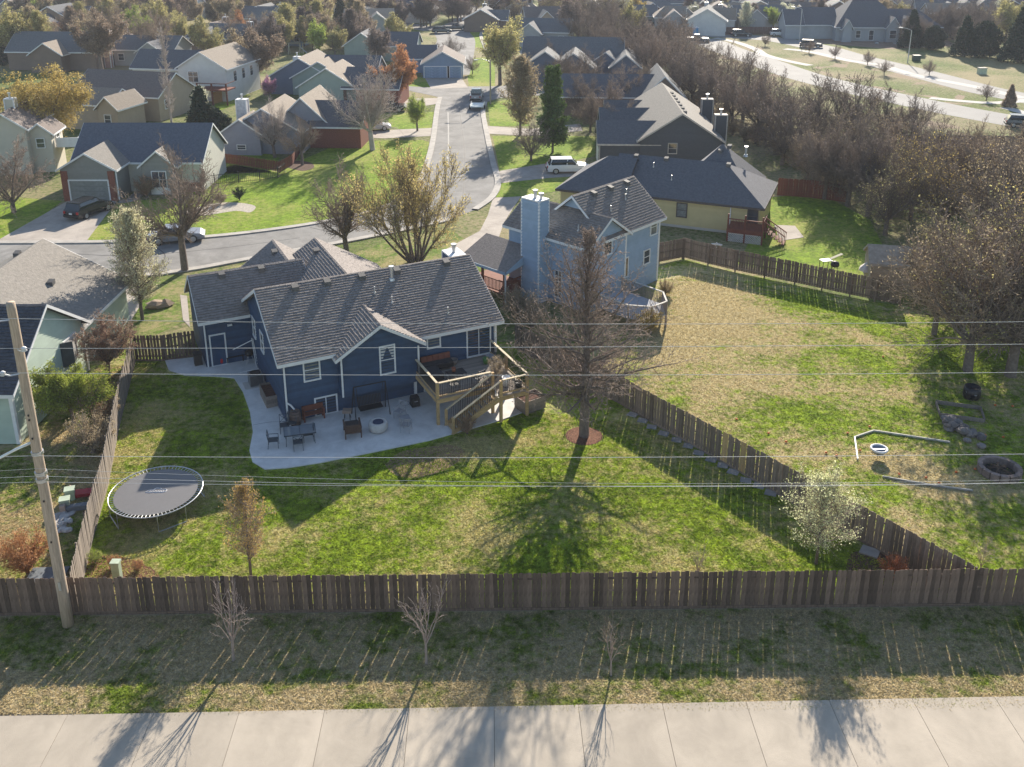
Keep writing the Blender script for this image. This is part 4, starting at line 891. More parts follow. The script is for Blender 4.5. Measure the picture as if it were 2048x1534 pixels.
PEAR2 = excurrent(10, h=7.7, r=.14, nb=60, base=.18, lmax=2.3, ang0=.85, ang1=.2, shape='oval', minr=.011, twl=.4).meshes(BARK, TWIG, bud('pear', (.62, .59, .38)), 3, .055, .08)
SAP = excurrent(12, h=4.5, r=.07, nb=40, base=.22, lmax=1.25, ang0=.95, ang1=.3, shape='oval', minr=.007, twl=.42).meshes(BARK, TWIG, bud('rustgold', (.5, .34, .12)), 1, .035, .05)
def vase_sapling(seed, h=3.9):
    t = Tree(seed, .006); t.S.append(((0, 0, -.05), (.05, 0, 1.25), .06, .05, 0)); g = t.g
    prm = [None, (5, .1, .06, .8, .5, .5, .2), (4, .12, .05, 1.0, .55, .55, .1), (3, .12, .04, 0, 0, 0, 0)]
    for i in range(7):
        z = .8 + .45 * g.random(); az = i * 2.4; a = .45 * g.uniform(.5, 1.2); t.grow((.03, 0, z), unit((math.cos(az) * math.sin(a), math.sin(az) * math.sin(a), math.cos(a))), (h - 1.3) * g.uniform(.55, .8), .028, 1, prm)
    return t.meshes(mat('sapling_bark', (.3, .24, .21)), mat('sapling_twig', (.34, .27, .24)), B_GREY, 0)
V1, V2 = vase_sapling(1), vase_sapling(2, 4.1)
KN = {id(k): n for ks, n in ((BARE, 'bare_tree'), (ROUND, 'budding_tree'), (SHAGGY, 'shaggy_tree'), (OVAL, 'oval_tree'), (CEDAR, 'cedar_tree')) for k in ks}
def T(kind, p, h, label, name='tree', h0=10.0, **k):
    if name == 'tree': name = KN.get(id(kind), 'tree')
    return plant(kind, name, label, 'shrub' if name == 'shrub' else 'tree', G(*p), h / h0, **k)
rz = 1.0
plant(OAK, 'pin_oak_tree', 'large bare pyramidal tree with mulch ring in the back yard', 'tree', G(1168, 872), 1.0, .4)
plant(MULTI, 'multi_stem_tree', 'wide many-stemmed tree with yellow-olive buds behind the navy roof', 'tree', G(832, 524), 1.0, .3)
SPARSE = [decurrent(301 + i, trunk=1.8 + .8 * i, spread=.75 + .2 * i, limbs=6, L=4.3, minr=.012, dense=.6).meshes(BARK, TWIG, B_GREY, .2, .05, .06) for i in range(2)]
T(SPARSE[0], (695, 514), 9.6, 'bare grey tree left of the many-stemmed tree by the street', rz=1, bk=BARK)
T(SPARSE[1], (370, 542), 11.5, 'tall bare tree leaning over the grey car', rz=2.2, tw=TWIG)
plant(PEAR2, 'pear_tree', 'upright pear tree in pale leaf in front of the mint house drive', 'tree', G(285, 640), 1.0, .5)
T(decurrent(201, trunk=.9, r=.1, spread=.75, limbs=6, L=2.0, minr=.009, dense=.6).meshes(BARK, TWIG_R, B_RUST, 1, .05, .06), (218, 752), 5.0, 'reddish budding tree at the fence corner by the mint house', h0=5.0)
T(decurrent(202, trunk=.9, r=.09, spread=1.0, limbs=6, L=1.9, minr=.009, dense=.6).meshes(BARK, TWIG_D, bud('yellowgreen', (.26, .3, .05)), 4, .05, .12), (148, 846), 4.7, 'yellow-green leafing tree against the mint green wall', h0=4.8)
plant(SAP, 'young_tree', 'small rust-budded tree behind the front plank fence', 'tree', G(503, 1160), 1.0, .2)
plant(PEAR, 'pear_tree', 'white blossoming pear tree near the diagonal fence', 'tree', G(1632, 1128), .83, .9)
plant(V1, 'sapling', 'bare vase-shaped sapling on the verge, near the pole', 'tree', G(467, 1322), 1.0, .3); plant(V2, 'sapling', 'bare vase-shaped sapling in the middle of the verge', 'tree', G(853, 1328), 1.0, 1.7)
plant(V1, 'sapling', 'leafless crooked sapling on the verge right of centre', 'tree', G(1222, 1352), .72, 2.4, tw=TWIG, sz=1.1)
T(V2, (1395, 1165), 2.2, 'spindly bare bush inside the front fence', h0=4.1, rz=2); T(V1, (1958, 1150), 1.9, 'tiny bare sapling outside the diagonal fence corner', h0=3.9)
S = lambda p, h, label, i=0, **k: T(SHRUB[i], p, h, label, 'shrub', 1.7, **k)
S((60, 1150), 2.0, 'orange-brown dry shrub left of the utility pole', tw=mat('dry_twig', (.4, .2, .08)), bd=B_ORANGE); S((185, 905), 2.2, 'bare greyish shrub by the side fence', 1); S((200, 850), 2.0, 'small reddish bare shrub by the side fence', 1, tw=TWIG_R); S((1790, 1160), 1.1, 'rust-red shrub in the fence corner bed', bd=mat('bud_rustred', (.4, .12, .03), .8, .3, island=.3), tw=TWIG_R)
S((1300, 668), 1.7, 'tan dry shrub beside the octagonal deck', tw=mat('tan_twig', (.35, .25, .12)), bd=B_GOLD); S((1035, 640), 2.4, 'bare thicket between the two blue houses', 1); S((935, 868), 1.0, 'low brown shrub below the deck stairs', 0, tw=TWIG_R); S((1065, 655), 2.0, 'leafless bush at the light blue chimney foot', 0)
S((480, 400), 1.3, 'dark conical dwarf evergreen on the front lawn', 0, tw=B_CEDAR, bd=B_CEDAR); S((440, 408), 1.2, 'brown rounded shrub in the gravel bed', 1, tw=TWIG_D); S((295, 395), 2.2, 'reddish bare shrub at the taupe house entry', 0, tw=TWIG_R); S((660, 275), 4.0, 'green leafing shrub before the brick-ended garage', 1, bd=B_GREEN, tw=TWIG_D); S((735, 268), 2.6, 'small russet ornamental tree by the white-roofed car', 0, tw=TWIG_R, bd=B_RUST)
S((470, 300), 1.6, 'dark evergreen bush at the grey house corner', 0, tw=B_CEDAR, bd=B_CEDAR); S((1330, 590), 1.2, 'pale ornamental grass clump at the deck edge', 1, tw=mat('tan_twig', (.35, .25, .12)), bd=B_TAN)
S((230, 1135), .55, 'rust ground-cover clump around the green utility pedestal', 0, bd=B_ORANGE, tw=TWIG_R); S((190, 1125), .6, 'green and rust ground-cover clump near the fence corner', 1, bd=B_GREEN); S((275, 1140), .5, 'low rust ground cover at the bed end', 1, bd=B_ORANGE)
T(WILLOW, (95, 308), 13.0, 'golden weeping willow among the far left houses', rz=.5, h0=9.0, sz=.8); T(SPARSE[0], (745, 300), 13.0, 'tall bare birch-like tree by the street parking', rz=.3, tw=TWIG_L, bk=TWIG_L); T(OVAL[0], (1040, 270), 9.6, 'tan oval budding tree right of the parked trailer', rz=.2, bd=B_TAN)
T(PINE, (1105, 305), 10.0, 'thin green pine beside the white sport utility car', rz=1); T(BARE[0], (1062, 322), 6.0, 'small bare tree in front of the pine', rz=2); T(ROUND[0], (835, 262), 5.2, 'small green leafing tree at the kerb of the far street', bd=B_GREEN, rz=.7); T(SPARSE[0], (550, 315), 8.0, 'bare tree before the grey-sided house', rz=1.1, tw=TWIG_L); T(SPARSE[1], (605, 330), 6.5, 'thin bare tree in the mulch island', rz=2.1)
T(CEDAR[0], (408, 292), 7.4, 'dark evergreen cluster left of the grey-sided house', h0=7); T(CEDAR[1], (432, 290), 4.6, 'darker round evergreen beside the tall evergreen', h0=6); T(POPLAR, (345, 262), 13.0, 'tall pale poplar above the taupe house roof', rz=.4); T(BARE[0], (28, 425), 8.8, 'bare maple at the left edge by the taupe house', rz=1.4, tw=TWIG); T(ROUND[1], (800, 205), 9.5, 'bright orange budding tree beside the blue garage', bd=B_ORANGE, tw=TWIG_R, rz=.9)
T(BARE[1], (900, 130), 6.5, 'leaning bare tree by the street bend', rz=2.9, tw=TWIG_D); T(ROUND[2], (1000, 170), 13.0, 'big olive-topped tree right of the street bend', rz=.3, bd=B_OLIVE); T(ROUND[0], (540, 200), 4.0, 'purple blossoming redbud behind the grey-sided house', bd=B_PURPLE, tw=TWIG_R); T(BARE[2], (945, 148), 3.6, 'tiny bare tree on the lawn by the blue garage', rz=1)
T(OVAL[1], (405, 250), 5.0, 'pale blossoming bush tree behind the evergreens', bd=B_WHITE)
# right-hand thicket
for i, (x, y, h, lab) in enumerate([(1935, 742, 12.0, 'nearest shaggy tree with split trunk at the right edge'), (2020, 752, 13.5, 'shaggy olive-budded tree leaning in at the right edge'), (1868, 668, 8.0, 'shaggy brown tree in front of the hidden shed'), (2080, 640, 13.0, 'tall shaggy tree half out of the picture on the right'), (1985, 560, 12.5, 'broad olive-budded tree behind the shed'), (1770, 470, 8.5, 'twiggy tree left of the hidden shed'), (2040, 500, 12.0, 'budding tree at the right edge of the thicket'), (1890, 470, 11.0, 'grey twiggy tree above the shed roof'), (1985, 665, 9.5, 'low shaggy tree between the two nearest trunks'), (1915, 600, 9.0, 'shaggy tree right beside the blue tarp heap'), (2070, 560, 12.0, 'tall twiggy tree cut by the right edge'), (1820, 440, 9.0, 'grey twiggy tree behind the pale canopy'), (1960, 430, 10.0, 'broad bare tree deep in the thicket')]):
    T(SHAGGY[i % 2], (x, y), h, lab, rz=i * 1.3, bd=(B_TAN, B_OLIVE, B_TAN, B_GOLD)[i % 4], tw=TWIG_D if i % 3 else TWIG)
rg = random.Random(8)
GRP = 'bare trees of the belt along the boulevard'
def belt(pts, hs, kinds, tws, lab, grp, bds=(None,)):
    for i, (x, y) in enumerate(pts):
        T(kinds[rg.randrange(len(kinds))], (x + rg.uniform(-6, 6), y + rg.uniform(-3, 3)), rg.uniform(*hs), lab, rz=rg.uniform(0, 6.28), tw=tws[rg.randrange(len(tws))], bd=bds[rg.randrange(len(bds))], group=grp)
belt([(1740, 430), (1680, 400), (1620, 370), (1760, 380), (1840, 400), (1920, 410), (2000, 420), (2080, 400), (1700, 350), (1780, 340), (1860, 350), (1940, 360), (2030, 350), (1650, 330)], (7, 10.5), BARE + SHAGGY, (TWIG_D, TWIG), 'grey bare tree in the thicket right of the yellow house', 'thicket trees right of the yellow house', (B_GREY, B_TAN))
belt([(1560, 330), (1600, 310), (1510, 285), (1545, 270), (1460, 255), (1490, 240), (1420, 235), (1450, 215), (1380, 215), (1400, 195), (1340, 190), (1360, 172), (1300, 165), (1320, 150), (1270, 150), (1290, 132), (1240, 135), (1255, 118), (1640, 290), (1700, 300), (1210, 120), (1350, 140), (1410, 170), (1330, 125), (1290, 110), (1760, 300), (1820, 310)], (8, 11.5), BARE, (TWIG_D, TWIG_D, TWIG), 'dark bare tree of the long belt beside the boulevard', GRP, (B_GREY,))
belt([(1230, 100), (1200, 96), (1260, 92), (1180, 105), (1160, 90), (1140, 80), (1210, 80), (1250, 75), (1170, 70), (1130, 62), (1200, 62), (1110, 52), (1160, 52), (1230, 55)], (9, 12), BARE + ROUND[:1], (TWIG_D,), 'dark bare tree in the wood at the far end of the belt', 'trees of the far wood', (B_GREY, B_OLIVE))
belt([(1185, 262), (1215, 250), (1240, 290), (1160, 235), (1200, 215), (1245, 225), (1130, 200), (1290, 215), (1180, 180), (1120, 175), (1100, 150)], (6, 8.5), BARE, (TWIG, TWIG_D), 'bare tree between the houses right of the street', 'bare trees between the houses right of the street', (B_GREY, B_RUST))
for i, (x, y, h, lab) in enumerate([(1648, 398, 9, 'clear-stemmed bare tree at the edge of the green lawn'), (1695, 412, 10, 'taller clear-stemmed bare tree shading the green lawn'), (1735, 432, 9, 'bare tree beside the lawn nearest the shed')]): T(SPARSE[1], (x, y), h, lab, rz=i, tw=TWIG_D)
for i, (x, y) in enumerate([(1640 + 32 * i + rg.uniform(-9, 9), 345 + rg.uniform(-25, 60)) for i in range(13)] + [(1290 + 22 * i, 170 + 12 * i + rg.uniform(-14, 14)) for i in range(15)]): T(SHRUB[i % 2], (x, y), rg.uniform(2.2, 3.4), 'leafless undergrowth shrub among the belt trees', 'shrub', 1.7, rz=i, tw=(TWIG, TWIG_D, TWIG_R)[i % 3], group='undergrowth shrubs of the tree belt')
for i, (x, y, h) in enumerate([(1820, 95, 8), (1865, 100, 5), (1925, 112, 8), (1965, 114, 7), (2035, 125, 11), (2080, 120, 10)]): T(CEDAR[1 if i % 2 else 0], (x, y), h, 'dark cedar at the edge of the far right field', h0=7 if i % 2 == 0 else 6, rz=i, group='cedars by the far right field')
# ------------------------------------------------------------------ utility pole and wires
PB = G(137, 1250); POLEM = mat('weathered_pole', (0.42, 0.33, 0.25), .9, .25, 3, .3, stretch=(6, 6, .5))
def pole(loc, label, lamp=True):
    rt = root('utility_pole', label, 'pole', loc)
    part('shaft', MB().lathe([(.23, -.1), (.215, 2), (.19, 8), (.165, 14.2), (.15, 14.5)], (0, 0, 0), 14), POLEM, rt, smooth=True)
    for z, dx in ((14.0, -.75), (12.8, .45), (11.8, -.5)):
        part('bracket', MB().tube([(0, -.1, z - .15), (dx * .6, -.35, z - .12), (dx, -.45, z)], .03, 6), STEEL, rt)
        part('insulator', MB().lathe([(.05, -.1), (.11, -.06), (.06, 0), (.11, .04), (.05, .1)], (dx, -.45, z + .02), 10), mat('porcelain', (.6, .6, .62), .3), rt, smooth=True)
    for z in (8.2, 7.3, 7.0): part('clamp', MB().lathe([(.23, -.07), (.23, .07)], (0, 0, z), 12), STEEL, rt)
    for z in (9.9, 9.7, 8.9, 6.1, 4.2): part('bolt', MB().lathe([(.035, 0), (.035, .06)], (0.03, -.22, z), 6), BLACKM, rt)
    if lamp:
        part('lamp_arm', MB().tube([(-.1, -.1, 8.7), (-.7, -.2, 8.45), (-1.3, -.3, 8.15), (-1.6, -.35, 8.0)], .055, 8), mat('lamp_arm_white', (.7, .72, .7), .4), rt, smooth=True)
        part('lamp_head', MB().lathe([(.06, -.14), (.2, -.08), (.22, .02), (.1, .12)], (-1.72, -.36, 7.9), 12, sx=1.5), mat('lamp_arm_white', (.7, .72, .7)), rt, smooth=True)
    part('tag_plate', MB().bb((.0, -.235, 1.9), (.1, -.22, 2.3)), STEEL, rt)
    return rt
pole(PB, 'weathered wooden utility pole with a lamp arm beside the front fence')
pole(PB + Vector((61, .9, 0)), 'second wooden utility pole farther along the road', False); pole(PB + Vector((-60, -.9, 0)), 'third wooden utility pole down the road', False)
WIREM = mat('aluminium_wire', (.5, .5, .5), .5, .05)
def wire(z, dx, dy, sag, r_, nm, lab):
    rt = MB()
    for s0, s1 in ((-60, 0), (0, 61)):
        pts = [PB + Vector((s0 + (s1 - s0) * t + dx, dy + .015 * (s0 + (s1 - s0) * t), z - sag * 4 * t * (1 - t))) for t in [i / 20 for i in range(21)]]; rt.tube(pts, r_, 5)
    thing(nm, rt, WIREM, lab, 'wire')
wire(14.05, 0, -.45, .4, .0095, 'power_line', 'topmost power line, crossing above the navy roof'); wire(12.85, 0, -.45, .1, .0095, 'power_line', 'second power line from the top, crossing the gable'); wire(11.85, 0, -.45, .28, .0095, 'power_line', 'third power line, crossing the deck rail')
wire(8.2, 0, -.25, .3, .0095, 'cable', 'thick cable crossing just below the patio'); wire(7.3, 0, -.25, .75, .007, 'cable', 'thin sagging cable below the thick one'); wire(7.05, 0, -.27, .45, .007, 'cable', 'lowest thin cable over the lawn'); wire(7.6, 0, -.2, .95, .005, 'cable', 'faint cable sagging across the trampoline')
# ------------------------------------------------------------------ trampoline
TC = (G(312, 982, .9)); TR = root('trampoline', 'round black-mat trampoline with steel frame on the lawn', 'trampoline', (TC.x, TC.y, 0), R(12)); rr = 2.22
ring = [(math.cos(t) * rr, math.sin(t) * rr, .9) for t in [i * 2 * math.pi / 64 for i in range(64)]]
part('frame_ring', MB().tube(ring, .028, 6, closed=True), STEEL, TR, smooth=True)
part('jumping_mat', MB().lathe([(rr - .24, 0), (rr - .24, .02), (.9, .022), (.02, .022)], (0, 0, .86), 64), mat('trampoline_mat', (.13, .125, .125), .5, .06, 4, spec=.5), TR)
sp = MB()
for i in range(72):
    t = i * 2 * math.pi / 72; sp.tube([(math.cos(t) * (rr - .25), math.sin(t) * (rr - .25), .875), (math.cos(t) * (rr - .02), math.sin(t) * (rr - .02), .9)], .016, 4)
part('springs', sp, STEEL, TR, stuff=True)
for i in range(4):
    a0 = i * math.pi / 2 + .15; a1 = a0 + .62
    P = [(math.cos(a0) * rr, math.sin(a0) * rr, .9), (math.cos(a0) * rr, math.sin(a0) * rr, .03), (math.cos(a1) * rr, math.sin(a1) * rr, .03), (math.cos(a1) * rr, math.sin(a1) * rr, .9)]
    part('leg', MB().tube(P, .024, 6), STEEL, TR)
lg = [(-.62, -.1), (-.5, .06), (-.32, .12), (-.2, .15), (-.1, .3), (.16, .28), (.3, .17), (.55, .2), (.63, .12), (.6, -.02), (.42, -.1), (.2, -.08), (.05, -.13), (-.1, -.07), (-.3, -.14)]
lo = MB().tube([(x * .8, y * .9, .886) for x, y in lg], .022, 4, closed=True)
for x in (-.3, -.18, -.04, .1, .22, .34): lo.tube([(x - .05, -.04, .886), (x, .07, .886), (x + .04, -.04, .886), (x + .06, .03, .886)], .014, 4)
part('mat_logo', lo, mat('logo_white', (.7, .7, .72)), TR, rz=R(-12))
# ------------------------------------------------------------------ patio furniture
ZP = .06
def at(x, y): q = G(x, y, ZP); return (q.x, q.y, ZP)
BLUEM = mat('slate_metal', (.05, .065, .08), .5, .1); WICK = mat('brown_wicker', (.1, .06, .045), .8, .3, 12, .5)
tb = root('patio_table', 'glass-topped metal patio table on the concrete patio', 'table', at(601, 882), R(15))
part('table_top', MB().bb((-.85, -.5, .7), (.85, .5, .715)), mat('table_glass', (.2, .22, .24), .08, .1, spec=.8), tb)
fr = MB(); 
for a, b in (((-.87, -.52), (.87, -.49)), ((-.87, .49), (.87, .52)), ((-.87, -.52), (-.84, .52)), ((.84, -.52), (.87, .52)), ((-.02, -.5), (.02, .5))): fr.bb((*a, .66), (*b, .72))
part('table_frame', fr, BLUEM, tb)
for x in (-.75, .75):
    for y in (-.4, .4): part('leg', MB().tube([(x * 1.05, y * 1.1, 0), (x, y, .66)], .02, 6), BLUEM, tb)
def metal_chair(label, loc, rz_, m=BLUEM, cross=True, cat='chair', group=None):
    rt = root('patio_chair', label, cat, loc, rz_, group)
    part('seat', MB().bb((-.25, -.25, .42), (.25, .25, .45)), m, rt)
    for x in (-.25, .25):
        part('leg', MB().tube([(x, -.26, 0), (x, -.25, .64)], .017, 5), m, rt); part('leg', MB().tube([(x, .3, 0), (x, .25, .42), (x, .33, .95)], .017, 5), m, rt); part('armrest', MB().tube([(x, -.26, .64), (x, .28, .66)], .02, 5), m, rt)
    bk = MB().tube([(-.25, .33, .95), (.25, .33, .95)], .017, 5)
    if cross: bk.tube([(-.25, .33, .94), (.25, .26, .5)], .015, 4); bk.tube([(.25, .33, .94), (-.25, .26, .5)], .015, 4); bk.tube([(-.25, .26, .5), (.25, .26, .5)], .015, 4)
    else:
        for i in range(6): x = -.2 + i * .08; bk.tube([(x, .33, .95), (x, .26, .45)], .01, 4)
    part('backrest', bk, m, rt); return rt
metal_chair('patio chair at the left end of the glass table', at(548, 893), R(100)); metal_chair('patio chair on the lawn side of the glass table', at(597, 897), R(195)); metal_chair('patio chair at the right end of the glass table', at(617, 880), R(-75)); metal_chair('patio chair behind the glass table, left one', at(570, 863), R(15)); metal_chair('patio chair behind the glass table, nearest the barrel', at(585, 858), R(10))
GREYC = mat('light_grey_metal', (.3, .3, .32), .5, .1)
metal_chair('pale slatted chair beside the fire bowl, nearer the wall', at(800, 835), R(-30), GREYC, False); metal_chair('pale slatted chair nearest the lawn edge', at(813, 862), R(170), GREYC, False)
sdt = root('side_table', 'small slatted side table between the pale chairs', 'table', at(810, 848), R(20))
part('table_top', MB().bb((-.28, -.28, .42), (.28, .28, .45)), GREYC, sdt)
for x in (-.24, .24):
    for y in (-.24, .24): part('leg', MB().bb((x - .015, y - .015, 0), (x + .015, y + .015, .42)), GREYC, sdt)
lc = root('lounge_chair', 'brown wicker lounge chair facing the house', 'chair', at(706, 870), R(195))
part('seat', MB().bb((-.42, -.75, .32), (.42, .4, .46)), WICK, lc); part('backrest', MB().prism([(-.42, .3, .4), (.42, .3, .4), (.42, .62, 1.0), (-.42, .62, 1.0)], (0, .09, 0)), WICK, lc)
for x in (-.44, .44): part('armrest', MB().bb((x - .05, -.7, .62), (x + .05, .4, .68)), WICK, lc); [part('leg', MB().bb((x - .03, y - .03, 0), (x + .03, y + .03, .62)), WICK, lc) for y in (-.68, .38)]
part('cushion', MB().bb((-.36, -.68, .465), (.36, .28, .56)), mat('dark_cushion', (.045, .04, .04)), lc)
fp = root('fire_bowl', 'round pale concrete fire bowl on the patio', 'fire pit', at(757, 860))
part('bowl', MB().lathe([(.42, 0), (.53, .12), (.56, .35), (.52, .56), (.36, .57), (.3, .5)], (0, 0, 0), 24), mat('cast_concrete', (.5, .48, .45), .9, .12, 5, .2), fp, smooth=True); part('burner_lid', MB().lathe([(.3, .5), (.3, .56), (.02, .58)], (0, 0, 0), 20), mat('navy_lid', (.03, .05, .1), .6), fp)
sw = root('porch_swing', 'dark metal porch swing hanging in an A-frame by the wall', 'swing', at(742, 828), R(A1 - 2))
for x in (-.95, .95): part('frame_leg', MB().tube([(x * 1.08, -.5, 0), (x, 0, 1.95), (x * 1.08, .5, 0)], .035, 6), BLACKM, sw)
part('top_bar', MB().tube([(-.97, 0, 1.95), (.97, 0, 1.95)], .035, 6), BLACKM, sw)
for i in range(9): part('seat_slat', MB().bb((-.7, -.32 + i * .07, .48), (.7, -.275 + i * .07, .5)), BLACKM, sw); 
for i in range(16): x = -.68 + i * .09; part('back_slat', MB().prism([(x, .3, .5), (x + .05, .3, .5), (x + .05, .42, 1.05), (x, .42, 1.05)], (0, .02, 0)), BLACKM, sw)
for x in (-.7, .7): part('chain', MB().tube([(x, -.25, .5), (x * 1.15, 0, 1.93)], .01, 4).tube([(x, .35, .75), (x * 1.15, 0, 1.93)], .01, 4), BLACKM, sw)
bn = root('bench', 'low red-brown wooden bench under the basement window', 'bench', at(628, 838), R(A1))
part('seat', MB().bb((-.62, -.22, .4), (.62, .2, .45)), WOOD_RED, bn); part('backrest', MB().bb((-.62, .2, .5), (.62, .25, .85)), WOOD_RED, bn)
for x in (-.58, .58): part('leg', MB().bb((x - .04, -.2, 0), (x + .04, -.12, .62)), WOOD_RED, bn); part('leg', MB().bb((x - .04, .17, 0), (x + .04, .25, .85)), WOOD_RED, bn); part('armrest', MB().bb((x - .05, -.24, .62), (x + .05, .2, .66)), WOOD_RED, bn)
stl = root('stool', 'small tan seat beside the swing frame', 'stool', at(695, 838)); part('seat', MB().bb((-.25, -.2, .45), (.25, .2, .62)), mat('tan_cloth', (.3, .22, .17)), stl)
for x in (-.18, .18): part('leg', MB().tube([(x, -.15, 0), (x * .7, .0, .45)], .02, 5).tube([(x, .15, 0), (x * .7, 0, .45)], .02, 5), BLACKM, stl)
br = root('rain_barrel', 'brown wooden-look rain barrel at the house corner', 'barrel', at(592, 850)); part('body', MB().lathe([(.27, 0), (.33, .25), (.345, .45), (.33, .65), (.27, .92), (.24, .92), (.24, .86)], (0, 0, 0), 20), mat('barrel_brown', (.13, .09, .075), .7, .2, 8, stretch=(3, 3, .5)), br, smooth=True)
for z in (.12, .3, .62, .8): part('hoop', MB().lathe([(.325 if .2 < z < .7 else .3, z - .025), (.345 if .2 < z < .7 else .31, z + .025)], (0, 0, 0), 20, cap=False), BLACKM, br)
def planter(label, loc, rz_, w_, d_, h_, m=WOOD_GREY, soil=None):
    rt = root('planter_box', label, 'planter', loc, rz_); k = 3
    for i in range(k):
        for a, b in (((-w_ / 2, -d_ / 2), (w_ / 2, -d_ / 2 + .04)), ((-w_ / 2, d_ / 2 - .04), (w_ / 2, d_ / 2)), ((-w_ / 2, -d_ / 2 + .042), (-w_ / 2 + .04, d_ / 2 - .042)), ((w_ / 2 - .04, -d_ / 2 + .042), (w_ / 2, d_ / 2 - .042))):
            part('plank', MB().bb((*a, i * h_ / k + .004), (*b, (i + 1) * h_ / k - .006)), m, rt)
    part('soil', MB().bb((-w_ / 2 + .05, -d_ / 2 + .05, 0), (w_ / 2 - .05, d_ / 2 - .05, h_ - .14)), soil or mat('red_soil', (.11, .05, .035), 1, .4, 8, .8), rt); return rt
planter('long wooden planter of brown mulch along the navy side wall', at(541, 800), R(A1), .85, 1.9, .75); planter('grey timber planter under the deck corner', at(1060, 815), R(A1 + 8), 1.5, 1.1, .8)
ac = root('air_conditioner', 'grey air conditioning unit beside the navy side wall', 'air conditioner', at(512, 768), R(A1)); part('cabinet', MB().bb((-.4, -.4, .04), (.4, .4, .78)), mat('ac_grey', (.2, .21, .22), .5, .1, metallic=.3), ac); part('fan_grille', MB().lathe([(.34, .78), (.34, .83), (.05, .8)], (0, 0, 0), 20), BLACKM, ac)
for i in range(14): part('louver', MB().bb((-.37 + i * .055, -.415, .1), (-.345 + i * .055, -.4, .74)), BLACKM, ac)
part('pad', MB().bb((-.75, -.5, 0), (.5, .5, .035)), CONC, ac)
bnw = root('garden_bench', 'dark bench in the corner by the navy garage wall', 'bench', at(470, 722), R(A1)); part('seat', MB().bb((-.55, -.25, .38), (.55, .2, .43)), BLACKM, bnw); part('backrest', MB().prism([(-.55, .2, .45), (.55, .2, .45), (.55, .38, .9), (-.55, .38, .9)], (0, .03, 0)), BLACKM, bnw); [part('leg', MB().bb((x - .03, y - .03, 0), (x + .03, y + .03, .4)), BLACKM, bnw) for x in (-.5, .5) for y in (-.2, .18)]
rb = root('red_container', 'bright red container by the navy garage door', 'container', at(443, 727)); part('body', MB().lathe([(.18, 0), (.22, .2), (.2, .42), (.06, .5)], (0, 0, 0), 14), mat('red_plastic', (.5, .015, .02), .4), rb, smooth=True); part('cap', MB().lathe([(.06, .5), (.06, .56)], (0, 0, 0), 10), WHITE, rb)
bin_ = root('dark_bin', 'dark lidded bin at the navy garage corner', 'bin', at(397, 728), R(A1)); part('body', MB().prism([(-.25, -.25, 0), (.25, -.25, 0), (.25, .25, 0), (-.25, .25, 0)], (0, 0, .75)), mat('dark_plastic', (.04, .035, .035), .5), bin_); part('lid', MB().bb((-.29, -.29, .752), (.29, .29, .82)), BLACKM, bin_)
pw_ = root('leaning_poles', 'white poles leaning in the corner of the navy walls', 'poles', at(513, 735), R(A1))
for i, (a, b) in enumerate((((0, 0, 0), (-.05, .5, 1.9)), ((.12, .05, 0), (.02, .5, 1.85)), ((-.05, .3, 1.85), (-1.3, .45, 1.35)), ((-1.1, -.3, .03), (.1, -.3, .03)))): part('pole', MB().tube([a, b], .03, 6), WHITE, pw_)
gr = root('barrel_grill', 'small dark kettle grill near the side wall of the navy house', 'grill', at(500, 727)); part('kettle', MB().lathe([(.05, .55), (.25, .62), (.29, .75), (.25, .9), (.05, 1.0)], (0, 0, 0), 16), BLACKM, gr, smooth=True); [part('leg', MB().tube([(math.cos(a) * .3, math.sin(a) * .3, 0), (math.cos(a) * .15, math.sin(a) * .15, .62)], .015, 5), STEEL, gr) for a in (0, 2.1, 4.2)]
sk = root('smoker', 'black covered box smoker standing by the patio wall', 'smoker', at(830, 812), R(A1)); part('body', MB().bb((-.25, -.22, .05), (.25, .22, .55)), BLACKM, sk); part('lid', MB().prism([(-.22, -.2, .55), (.22, -.2, .55), (.22, .2, .55), (-.22, .2, .55)], (0, 0, .12)), BLACKM, sk); part('handle', MB().bb((-.1, -.27, .4), (.1, -.22, .44)), STEEL, sk)
hs = thing('hose', MB().tube([(math.cos(t) * .28, math.sin(t) * .28, .02) for t in [i * .4 for i in range(16)]], .014, 5, closed=True), mat('hose_grey', (.15, .16, .17)), 'coiled garden hose on the patio by the smoker', 'hose'); hs.location = at(810, 807)
# deck furniture
def dk(u, v, z=zd): c, s = math.cos(R(A1)), math.sin(R(A1)); return (o1.x + u * c - v * s, o1.y + u * s + v * c, z)
sf = root('outdoor_sofa', 'L-shaped dark sofa with rust cushions on the deck', 'sofa', dk(9.2, -.6), R(A1)); part('base', MB().bb((-1.0, -.4, .12), (.9, .32, .4)), BLACKM, sf); part('chaise', MB().bb((-1.0, -1.7, .12), (-.25, -.42, .38)), BLACKM, sf); part('back_frame', MB().bb((-1.0, .34, .12), (.9, .42, .75)), BLACKM, sf)
CU = mat('rust_cushion', (.2, .07, .045), .9, .15)
for i in range(5): part('cushion', MB().box((-.8 + i * .38, .24, .62), (.35, .14, .42), 0, rot=Matrix.Rotation(-.2, 3, 'X')), CU, sf)
part('seat_cushion', MB().bb((-.98, -.38, .402), (.88, .18, .5)), mat('charcoal_cushion', (.035, .035, .04), .9), sf); part('seat_cushion', MB().bb((-.98, -1.68, .382), (-.27, -.43, .48)), MATS['charcoal_cushion'], sf)
ct = root('coffee_table', 'dark metal coffee table with a terracotta pot on the deck', 'table', dk(9.7, -2.3), R(A1)); part('table_top', MB().bb((-.55, -.35, .4), (.55, .35, .44)), BLACKM, ct)
